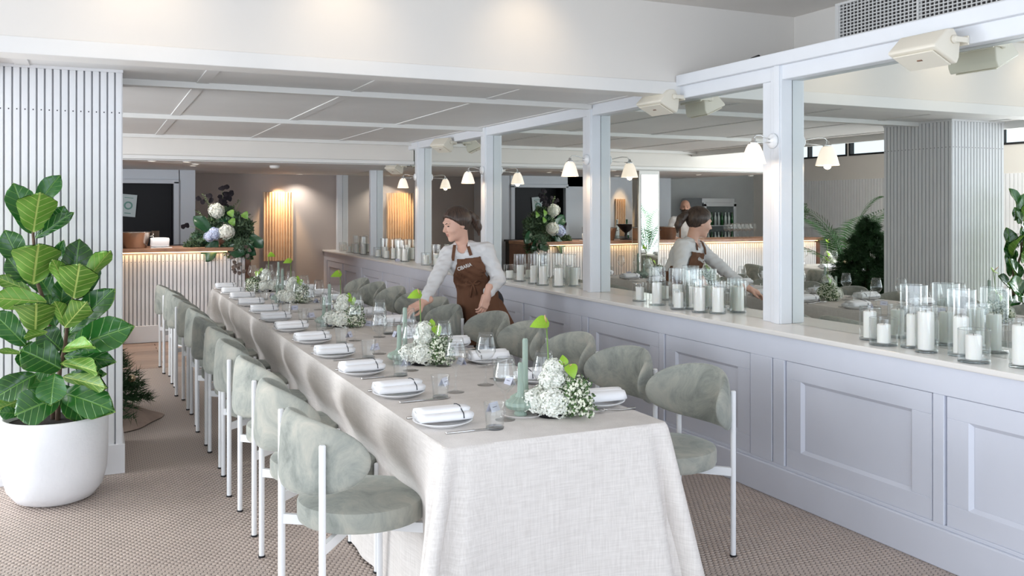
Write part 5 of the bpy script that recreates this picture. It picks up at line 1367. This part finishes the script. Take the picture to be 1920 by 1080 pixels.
def hand_fn(P, curl, thumb_in=0.3, spread=0.10):
    # x towards the thumb, y along the fingers, z out of the back of the hand
    q = np.abs(P - np.array([0.0, 0.045, 0.0])) - np.array([0.026, 0.036, 0.006])
    d = np.linalg.norm(np.maximum(q, 0), axis=1) + np.minimum(q.max(1), 0) - 0.010
    d = smin(d, cap(P, (0, -0.07, 0), (0, 0.015, 0), 0.027, 0.024), 0.02)
    for k, (x, L_, r) in enumerate(((0.027, 0.070, 0.0085), (0.009, 0.078, 0.0088), (-0.009, 0.073, 0.0084), (-0.026, 0.056, 0.0075))):
        p = np.array([x, 0.083, 0.0]); a = 0.0; dirx = (x / 0.027) * spread; fd = None
        for i, fr_ in enumerate((0.45, 0.30, 0.25)):
            a += curl[i] * (1 + 0.12 * k); v_ = np.array([dirx * math.cos(a), math.cos(a), -math.sin(a)]); q2 = p + v_ * L_ * fr_
            c_ = cap(P, p, q2, r * (1 - 0.08 * i), r * (0.93 - 0.10 * i)); fd = c_ if fd is None else np.minimum(fd, c_); p = q2
        d = smin(d, fd, 0.006)
    t0 = np.array([0.024, 0.018, -0.004]); t1 = t0 + np.array([0.026, 0.026, -0.014]); t2 = t1 + np.array([0.012 - 0.02 * thumb_in, 0.028, -0.010]); t3 = t2 + np.array([0.002 - 0.025 * thumb_in, 0.022, -0.006])
    td = np.minimum(np.minimum(cap(P, t0, t1, 0.014, 0.0105), cap(P, t1, t2, 0.0105, 0.0095)), cap(P, t2, t3, 0.0095, 0.0075))
    return smin(d, td, 0.010)
def frame(y_axis, z_hint):
    y = Vector(y_axis).normalized(); x = y.cross(Vector(z_hint)).normalized(); z = x.cross(y).normalized()
    return np.array([list(x), list(y), list(z)])          # rows are axes
def place(V, fr_, org_): return V @ fr_ + np.array(org_)
def join(parts):
    vs_, fs_ = [], []; k = 0
    for V, Q in parts: vs_.append(V); fs_.append(Q + k); k += len(V)
    return np.concatenate(vs_), np.concatenate(fs_)
def npmesh(name, V, Q, mat, parent, org_=(0, 0, 0)):
    o = mk(name, (V - np.array(org_)).tolist(), Q.tolist(), mat, parent, True); return o
LEFT = Vector((-CS, SN, 0)); TOW = Vector((-SN, -CS, 0)); UP = Vector((0, 0, 1))

def JW(px, py, d): return J(px, py, d - 0.09)
# ---- the waitress
pel, wai, che, nec, hea = JW(905, 566, 6.90), JW(890, 526, 6.87), JW(879, 492, 6.82), JW(867, 461, 6.78), JW(856, 421, 6.73)
rs, ls = JW(841, 477, 6.76), JW(911, 470, 6.77)
re, rw_ = JW(817, 524, 6.58), JW(793, 568, 6.40)
le, lw = JW(935, 524, 6.74), JW(913, 552, 6.56)
base = Vector((pel.x + 0.12, pel.y + 0.04, 0))
wm_ = empty('person', base)
S_ = (ls - rs).normalized(); Uv = (nec - pel).normalized(); D_ = S_.cross(Uv).normalized()
if D_.dot(TOW) < 0: D_ = -D_
Uv = (D_.cross(S_)).normalized(); Uv = Uv if Uv.z > 0 else -Uv
Mt = np.array([list(S_), list(D_), list(Uv)]).T
def torso(P):
    return U([ell(P, che, (0.155, 0.105, 0.15), Mt), ell(P, wai, (0.125, 0.095, 0.13), Mt), ell(P, pel, (0.165, 0.118, 0.14), Mt), cap(P, rs, ls, 0.054, 0.054), cap(P, che.lerp(nec, 0.6), nec, 0.08, 0.055),
              ell(P, che + D_ * 0.065 - S_ * 0.065 + Uv * -0.01, (0.06, 0.055, 0.06), Mt), ell(P, che + D_ * 0.065 + S_ * 0.065 + Uv * -0.01, (0.06, 0.055, 0.06), Mt)], 0.05)
def wr(P): return 0.0035 * np.sin(P[:, 0] * 55 + P[:, 2] * 40) * np.sin(P[:, 2] * 70 - P[:, 1] * 35) + 0.002 * np.sin(P[:, 1] * 120 + P[:, 2] * 90)
def arms(P, g=0.0):
    a = smin(cap(P, rs, re, 0.060 + g, 0.050 + g), cap(P, re, rw_, 0.048 + g, 0.037 + g), 0.02)
    b_ = smin(cap(P, ls, le, 0.060 + g, 0.053 + g), cap(P, le, lw, 0.050 + g, 0.040 + g), 0.02)
    return a, b_
def shirt_fn(P):
    a, b_ = arms(P); d = np.maximum(torso(P) - 0.004, (wai.z - 0.05) - P[:, 2])
    d = smin(smin(d, a, 0.03), b_, 0.03) + wr(P)
    d = smax(d, -ell(P, nec + D_ * 0.052 + Uv * 0.018, (0.045, 0.055, 0.062), Mt), 0.008)
    d = smax(d, (P - np.array(nec + Uv * 0.035)) @ np.array(Uv), 0.006)
    # open at the wrists and at the neck
    rd_ = np.array((rw_ - re).normalized()); ld_ = np.array((lw - le).normalized())
    cutR = (P - np.array(rw_)) @ rd_ + 0.012; nearR = np.linalg.norm(P - np.array(rw_), axis=1) < 0.09
    cutL = (P - np.array(lw)) @ ld_ + 0.012; nearL = np.linalg.norm(P - np.array(lw), axis=1) < 0.09
    d = np.where(nearR, np.maximum(d, cutR), d); d = np.where(nearL, np.maximum(d, cutL), d)
    return d
pts_ = np.array([list(p) for p in (pel, wai, che, nec, rs, ls, re, rw_, le, lw)])
lo, hi = pts_.min(0) - 0.2, pts_.max(0) + np.array([0.2, 0.2, 0.08])
lo[2] = pel.z - 0.12
V, Q = surf(shirt_fn, lo, hi, 0.0075); npmesh('shirt', V, Q, 'shirt_linen', wm_, base)
sh_tree = BVHTree.FromPolygons([Vector(p) for p in V.tolist()], Q.tolist())
# collar: two turned-down leaves around the neck
face = (LEFT * 0.80 + TOW * 0.55 - UP * 0.24).normalized()
hup = (UP * 0.95 + LEFT * 0.18 + TOW * 0.1)
HF = frame(face, hup)
nk = ((np.array(nec) - np.array(hea)) @ HF.T)
hV, hQ = surf(lambda P: head_fn(P, False, nk), (-0.14, -0.16, -0.24), (0.16, 0.14, 0.14), 0.0042)
hV = place(hV, HF, hea)
rf, lf = (JW(766, 582, 6.33) - rw_).normalized(), (JW(902, 590, 6.52) - lw).normalized()
def do_hand(w0_, fdir, back, mirror, curl, ti):
    fr_ = frame(fdir, back)
    V, Q = surf(lambda P: hand_fn(P * np.array([mirror, 1, 1]), curl, ti), (-0.075, -0.09, -0.10), (0.075, 0.19, 0.05), 0.0036)
    return place(V, fr_, Vector(w0_) + Vector(fdir) * 0.012), Q
RH = do_hand(rw_, rf, UP + TOW * 0.5 + LEFT * 0.1, -1, (0.25, 0.45, 0.35), 0.5)
LH = do_hand(lw, lf, TOW * 0.6 - LEFT * 0.6 + UP * 0.2, -1, (0.30, 0.55, 0.4), 0.6)
bV, bQ = surf(lambda P: U([ell(P, che, (0.13, 0.085, 0.14), Mt), ell(P, wai, (0.10, 0.075, 0.12), Mt), ell(P, pel, (0.14, 0.095, 0.12), Mt), cap(P, rs, ls, 0.035, 0.035), cap(P, nec - Uv * 0.05, nec + Uv * 0.03, 0.06, 0.046), smin(cap(P, rs, re, 0.04, 0.036), cap(P, re, rw_ + rf * 0.02, 0.034, 0.025), 0.02), smin(cap(P, ls, le, 0.04, 0.036), cap(P, le, lw + lf * 0.02, 0.034, 0.026), 0.02)], 0.03), lo, hi, 0.011)
V, Q = join([(hV, hQ), RH, LH, (bV, bQ)]); npmesh('body', V, Q, 'skin', wm_, base)
V, Q = surf(hair_fn, (-0.11, -0.14, -0.11), (0.11, 0.12, 0.16), 0.0042)
pt = [Vector((0, -0.10, 0.045)), Vector((0, -0.135, 0.035)), Vector((0.004, -0.165, -0.01)), Vector((0.006, -0.178, -0.065)), Vector((0.004, -0.172, -0.12))]
pr2 = [0.022, 0.030, 0.034, 0.027, 0.008]
tV, tQ = surf(lambda P: U([cap(P, pt[k], pt[k + 1], pr2[k], pr2[k + 1]) for k in range(4)], 0.012) + 0.002 * np.sin(P[:, 0] * 300 + P[:, 1] * 90), (-0.06, -0.23, -0.16), (0.06, -0.05, 0.10), 0.0045)
V, Q = join([(V, Q), (tV, tQ)]); npmesh('hair', place(V, HF, hea), Q, 'hair', wm_, base)
def face_bits(par, HF_, hea_, org_, man=False):
    org_ = Vector(org_)
    for s_ in (-1, 1):
        V, Q = surf(lambda P: ell(P, (s_ * 0.030, 0.088, 0.008), (0.012, 0.006, 0.0040)), (s_ * 0.030 - 0.016, 0.078, 0.0), (s_ * 0.030 + 0.016, 0.10, 0.018), 0.002); npmesh('eye', place(V, HF_, hea_), Q, 'eye_dark', par, org_)
        m = MB(); m.tube([Vector((s_ * x, y, z)) for x, y, z in ((0.012, 0.0985, 0.0265), (0.028, 0.094, 0.031), (0.046, 0.079, 0.027))], [0.0022, 0.003, 0.0014], 6)
        npmesh('eyebrow', place(np.array(m.v), HF_, hea_), np.array([q for q in m.f if len(q) == 4]), 'hair' if not man else 'beard', par, org_)
    V, Q = surf(lambda P: np.minimum(ell(P, (0, 0.0915, -0.0515), (0.020, 0.0088, 0.0040)), ell(P, (0, 0.0900, -0.0605), (0.017, 0.0088, 0.0045))), (-0.03, 0.07, -0.075), (0.03, 0.11, -0.04), 0.0022); npmesh('lips', place(V, HF_, hea_), Q, 'lip', par, org_)
face_bits(wm_, HF, hea, base)
# apron: bib over the chest, wrap skirt, straps and a tied waistband
top_l, top_r = JW(849, 483, 6.70), JW(884, 473, 6.71)
def apron_fn(P):
    ar_, al_ = arms(P); T = smin(smin(torso(P) - 0.004, ar_, 0.03), al_, 0.03) + wr(P)
    q = (P - np.array(wai)) @ Mt; s_, d_, u_ = q[:, 0], q[:, 1], q[:, 2]
    hw = np.interp(u_, [-0.05, 0.0, 0.10, 0.19, 0.24], [0.17, 0.155, 0.135, 0.092, 0.084])
    cs_ = np.interp(u_, [0.0, 0.2], [-0.005, -0.024])
    bib = np.maximum(np.maximum(np.abs(T - 0.011) - 0.0045, np.abs(s_ - cs_) - hw), np.maximum(u_ - 0.222, -d_ - 0.0))
    # skirt
    h_ = np.clip((wai.z - 0.01 - P[:, 2]) / 0.42, 0, 1); ctr_ = np.array(wai)[None] + np.outer(h_, np.array([pel.x - wai.x + 0.03, pel.y - wai.y, 0])) * 1.25
    dx = (P - ctr_); a = dx @ np.array(LEFT); b_ = dx @ np.array(TOW)
    ang = np.arctan2(b_, a); fold = 0.010 * h_ * np.sin(ang * 9) + 0.004 * h_ * np.sin(ang * 17 + 1)
    rx = 0.132 + 0.105 * h_ + fold; rb = 0.112 + 0.072 * h_ + fold
    k = np.sqrt((a / rx) ** 2 + (b_ / rb) ** 2)
    sk = np.maximum((k - 1) * 0.12, np.maximum(P[:, 2] - (wai.z + 0.005), 0.50 - P[:, 2]))
    wb_ = np.maximum(np.abs(torso(P) - 0.004 + wr(P) - 0.012) - 0.009, np.abs(u_ + 0.012) - 0.022)
    clear_ = 0.018 - np.minimum(ar_, al_)
    bib = np.maximum(bib, clear_); wb_ = np.maximum(wb_, clear_); sk = np.maximum(sk, 0.004 - np.minimum(ar_, al_))
    return smin(smin(bib, sk, 0.012), wb_, 0.008)
V, Q = surf(apron_fn, np.array(wai) - np.array([0.32, 0.32, 0.52]), np.array(wai) + np.array([0.30, 0.30, 0.26]), 0.0065)
apron = npmesh('apron', V, Q, 'apron_brown', wm_, base)
tree_ = BVHTree.FromPolygons([Vector(p) for p in V.tolist()], Q.tolist())
# straps
def on_shirt(p, lift=0.005):
    h_ = sh_tree.ray_cast(p + TOW * 0.6, -TOW)
    return (h_[0] + TOW * lift) if h_[0] is not None else p + TOW * 0.0
def band(name, pts2, wd, mat, th=0.004):
    vv = []; ff = []
    for k, p in enumerate(pts2):
        t_ = (pts2[min(k + 1, len(pts2) - 1)] - pts2[max(k - 1, 0)]).normalized(); sd_ = t_.cross(TOW).normalized()
        for s2 in (-1, 1): vv.append(p + sd_ * wd * s2); vv.append(p + sd_ * wd * s2 - TOW * th)
    for k in range(len(pts2) - 1):
        o_ = k * 4
        ff += [(o_, o_ + 2, o_ + 6, o_ + 4), (o_ + 1, o_ + 5, o_ + 7, o_ + 3), (o_, o_ + 4, o_ + 5, o_ + 1), (o_ + 2, o_ + 3, o_ + 7, o_ + 6)]
    e_ = (len(pts2) - 1) * 4; ff += [(0, 1, 3, 2), (e_, e_ + 2, e_ + 3, e_ + 1)]
    return fixn(mk(name, [v_ - base for v_ in vv], ff, mat, wm_))
for (ax, ay, bx2, by2) in ((850, 488, 853, 459), (884, 478, 876, 455)):
    band('apron_strap', [on_shirt(JW(ax + (bx2 - ax) * t_, ay + (by2 - ay) * t_, 6.75), 0.009 if t_ < 0.9 else 0.004) for t_ in np.linspace(0, 1, 7)], 0.0115, 'apron_brown')
# turned-down collar leaves
for (pp) in (((857, 459), (860, 467), (866, 474), (862, 470), (855, 462)), ((878, 455), (873, 464), (867, 474), (876, 472), (884, 461))):
    vv = [on_shirt(JW(x_, y_, 6.75), 0.010) for x_, y_ in pp]
    med = sum((v_ for v_ in vv), Vector()) / 5
    vv = [v_ if (v_ - med).length < 0.08 else med + (v_ - med) * 0.5 for v_ in vv]
    fixn(mk('collar', [v_ - base for v_ in vv] + [v_ - base - TOW * 0.005 for v_ in vv], [(0, 1, 2, 3, 4), (9, 8, 7, 6, 5)] + [(k, 5 + k, 5 + (k + 1) % 5, (k + 1) % 5) for k in range(5)], 'shirt_linen', wm_))
# bow at the waist
def on_apron(p, lift=0.003):
    h_ = tree_.ray_cast(p + TOW * 0.6, -TOW)
    return (h_[0] + TOW * lift) if h_[0] is not None else p
kc = on_apron(JW(886, 533, 6.7), 0.008)
m = MB()
for (dx, dz, ln) in ((-0.05, 0.006, 1), (0.055, 0.012, 1)):
    m.tube([kc, kc - LEFT * dx * 0.6 + UP * (dz + 0.018), kc - LEFT * dx + UP * dz, kc - LEFT * dx * 0.6 + UP * (dz - 0.016), kc], [0.006, 0.009, 0.010, 0.009, 0.006], 6)
for (dx, dz) in ((-0.02, -0.10), (0.025, -0.085)):
    m.tube([kc, on_apron(kc - LEFT * dx * 0.6 + UP * dz * 0.5, 0.006), on_apron(kc - LEFT * dx + UP * dz, 0.006)], [0.007, 0.008, 0.009], 6)
m.v = [tuple(Vector(q) - base) for q in m.v]; m.build('apron_bow', 'apron_brown', wm_, True)
# lettering on the bib
cu = bpy.data.curves.new('lettering', 'FONT'); cu.body = 'CIBARIA'; cu.size = 0.030; cu.align_x = 'CENTER'; cu.align_y = 'CENTER'; cu.space_character = 0.98; cu.offset = 0.0005; cu.resolution_u = 3
to = bpy.data.objects.new('lettering_curve', cu); COL.objects.link(to)
bpy.context.view_layer.update()
me = bpy.data.meshes.new_from_object(to.evaluated_get(bpy.context.evaluated_depsgraph_get())); bpy.data.objects.remove(to)
bm = bmesh.new(); bm.from_mesh(me); bmesh.ops.triangulate(bm, faces=bm.faces)
bmesh.ops.subdivide_edges(bm, edges=[e for e in bm.edges if e.calc_length() > 0.008], cuts=2, use_grid_fill=False); bmesh.ops.triangulate(bm, faces=bm.faces); bm.to_mesh(me); bm.free()
tcn = JW(871, 500.5, 6.68); tdx = (JW(884, 496, 6.68) - JW(858, 505.5, 6.68)).normalized(); tdy = tdx.cross(TOW).normalized()
tdy = tdy if tdy.z > 0 else -tdy
for v_ in me.vertices:
    p = tcn + tdx * v_.co.x + tdy * v_.co.y * 1.25; v_.co = on_apron(p, 0.0025) - base
me.materials.clear(); me.materials.append(MATS['apron_text']); from_mesh('lettering', me, wm_)
# trousers and shoes
hR, hL = JW(892, 580, 6.87), JW(918, 578, 6.95)
kR, kL = Vector((hR.x + 0.05, hR.y - 0.02, 0.46)), Vector((hL.x + 0.05, hL.y + 0.02, 0.46)); aR, aL = Vector((kR.x + 0.05, kR.y, 0.10)), Vector((kL.x + 0.04, kL.y + 0.03, 0.10))
V, Q = surf(lambda P: U([ell(P, pel, (0.158, 0.110, 0.12), Mt), cap(P, hR, kR, 0.085, 0.06), cap(P, kR, aR, 0.058, 0.045), cap(P, hL, kL, 0.085, 0.06), cap(P, kL, aL, 0.058, 0.045)], 0.03), np.array([min(hR.x, kR.x) - 0.2, min(hR.y, aR.y) - 0.2, 0.03]), np.array([max(hL.x, aL.x) + 0.2, max(hL.y, aL.y) + 0.2, pel.z + 0.14]), 0.013)
npmesh('trousers', V, Q, 'trouser', wm_, base)
for a_ in (aR, aL):
    V, Q = surf(lambda P: np.maximum(smin(ell(P, a_ + Vector((-0.06, -0.06, -0.062)), (0.10, 0.10, 0.045)), cap(P, a_ + Vector((0, 0, -0.05)), a_ + Vector((-0.10, -0.10, -0.068)), 0.042, 0.034), 0.02), 0.002 - P[:, 2]), np.array(a_) - np.array([0.22, 0.22, 0.105]), np.array(a_) + np.array([0.12, 0.12, 0.05]), 0.009); npmesh('shoe', V, Q, 'black_plastic', wm_, base)
tag(wm_, 'person in white shirt and brown apron leaning over the table to set it', 'person')

# ---- the bartender, seen in the mirror
bx_, by_ = -1.62, 12.05
mn_ = empty('person', (bx_, by_, 0)); ob = Vector((bx_, by_, 0))
fdir = Vector((0.55, -0.83, 0)).normalized(); sdir = Vector((0.83, 0.55, 0)).normalized()
Hc = Vector((bx_, by_, 1.53)) + fdir * 0.03
Mb = np.array([list(sdir), list(fdir), [0, 0, 1]]).T
HFm = frame(fdir - UP * 0.05, UP)
def bs(P):
    B = ob
    d = U([ell(P, B + UP * 1.16, (0.19, 0.12, 0.22), Mb), ell(P, B + UP * 0.92, (0.17, 0.12, 0.2), Mb), cap(P, B + UP * 1.325 - sdir * 0.17, B + UP * 1.325 + sdir * 0.17, 0.065, 0.065), cap(P, B + UP * 1.33, B + UP * 1.39, 0.085, 0.062)], 0.05)
    for s_ in (-1, 1):
        sh = B + UP * 1.31 + sdir * 0.19 * s_; el = B + UP * 1.05 + sdir * 0.27 * s_ + fdir * 0.03; wr_ = B + UP * 1.04 + sdir * 0.16 * s_ + fdir * 0.24
        d = smin(d, smin(cap(P, sh, el, 0.062, 0.054), cap(P, el, wr_, 0.05, 0.040), 0.02), 0.03)
    return d + wr(P)
V, Q = surf(bs, (bx_ - 0.42, by_ - 0.45, 0.78), (bx_ + 0.45, by_ + 0.35, 1.46), 0.012); npmesh('shirt', V, Q, 'shirt_linen', mn_, ob)
nk2 = (np.array(ob + UP * 1.36) - np.array(Hc)) @ HFm.T
parts_ = []
V, Q = surf(lambda P: head_fn(P, True, nk2), (-0.14, -0.16, -0.26), (0.16, 0.14, 0.15), 0.0055); parts_.append((place(V, HFm, Hc), Q))
for s_ in (-1, 1):
    wr_ = ob + UP * 1.04 + sdir * 0.16 * s_ + fdir * 0.24; fd2 = (fdir * 0.8 - sdir * 0.3 * s_ + UP * 0.02).normalized()
    fr_ = frame(fd2, UP); V, Q = surf(lambda P: hand_fn(P * np.array([s_, 1, 1]), (0.3, 0.5, 0.4), 0.5), (-0.075, -0.09, -0.10), (0.075, 0.19, 0.05), 0.005); parts_.append((place(V, fr_, wr_ + fd2 * 0.02), Q))
V, Q = surf(lambda P: U([ell(P, ob + UP * 1.14, (0.15, 0.09, 0.2), Mb), ell(P, ob + UP * 0.9, (0.14, 0.09, 0.18), Mb), cap(P, ob + UP * 0.85 - sdir * 0.08, ob + UP * 0.09 - sdir * 0.10, 0.085, 0.05), cap(P, ob + UP * 0.85 + sdir * 0.08, ob + UP * 0.09 + sdir * 0.10, 0.085, 0.05)], 0.04), (bx_ - 0.3, by_ - 0.3, 0.03), (bx_ + 0.3, by_ + 0.3, 1.36), 0.02); parts_.append((V, Q))
V, Q = join(parts_); npmesh('body', V, Q, 'skin_man', mn_, ob)
V, Q = surf(lambda P: np.maximum(head_fn(P, True, None) - 0.005, np.maximum(P[:, 2] + 0.030 - 0.25 * np.maximum(0, 0.03 - P[:, 1]), -ell(P, (0, 0.10, -0.055), (0.022, 0.03, 0.011)))), (-0.12, -0.02, -0.14), (0.12, 0.13, 0.03), 0.0055)
V2 = V[:, 1] > -0.02; npmesh('beard', place(V, HFm, Hc), Q, 'beard', mn_, ob)
face_bits(mn_, HFm, Hc, ob, True)
bt = ob + UP * 1.365 + fdir * 0.085
m = MB()
for s_ in (-1, 1): m.add([bt + UP * 0.008, bt + sdir * 0.06 * s_ + UP * 0.028, bt + sdir * 0.06 * s_ - UP * 0.028, bt - UP * 0.008, bt + fdir * 0.02 + sdir * 0.03 * s_], [(0, 1, 4), (1, 2, 4), (2, 3, 4), (3, 0, 4), (0, 3, 2, 1)])
m.v = [tuple(Vector(q) - ob) for q in m.v]; fixn(m.build('bow_tie', 'black_cloth', mn_))
m = MB()
for s_ in (-1, 1):
    p = [ob + UP * 1.36 + sdir * 0.08 * s_ + fdir * 0.06, ob + UP * 1.25 + sdir * 0.085 * s_ + fdir * 0.125, ob + UP * 1.10 + sdir * 0.085 * s_ + fdir * 0.138, ob + UP * 0.92 + sdir * 0.085 * s_ + fdir * 0.14]
    m.tube([q - ob for q in p], 0.014, 6)
m.build('suspenders', 'apron_brown', mn_, True)
tag(mn_, 'bearded bald person in white shirt and bow tie behind the bar', 'person')
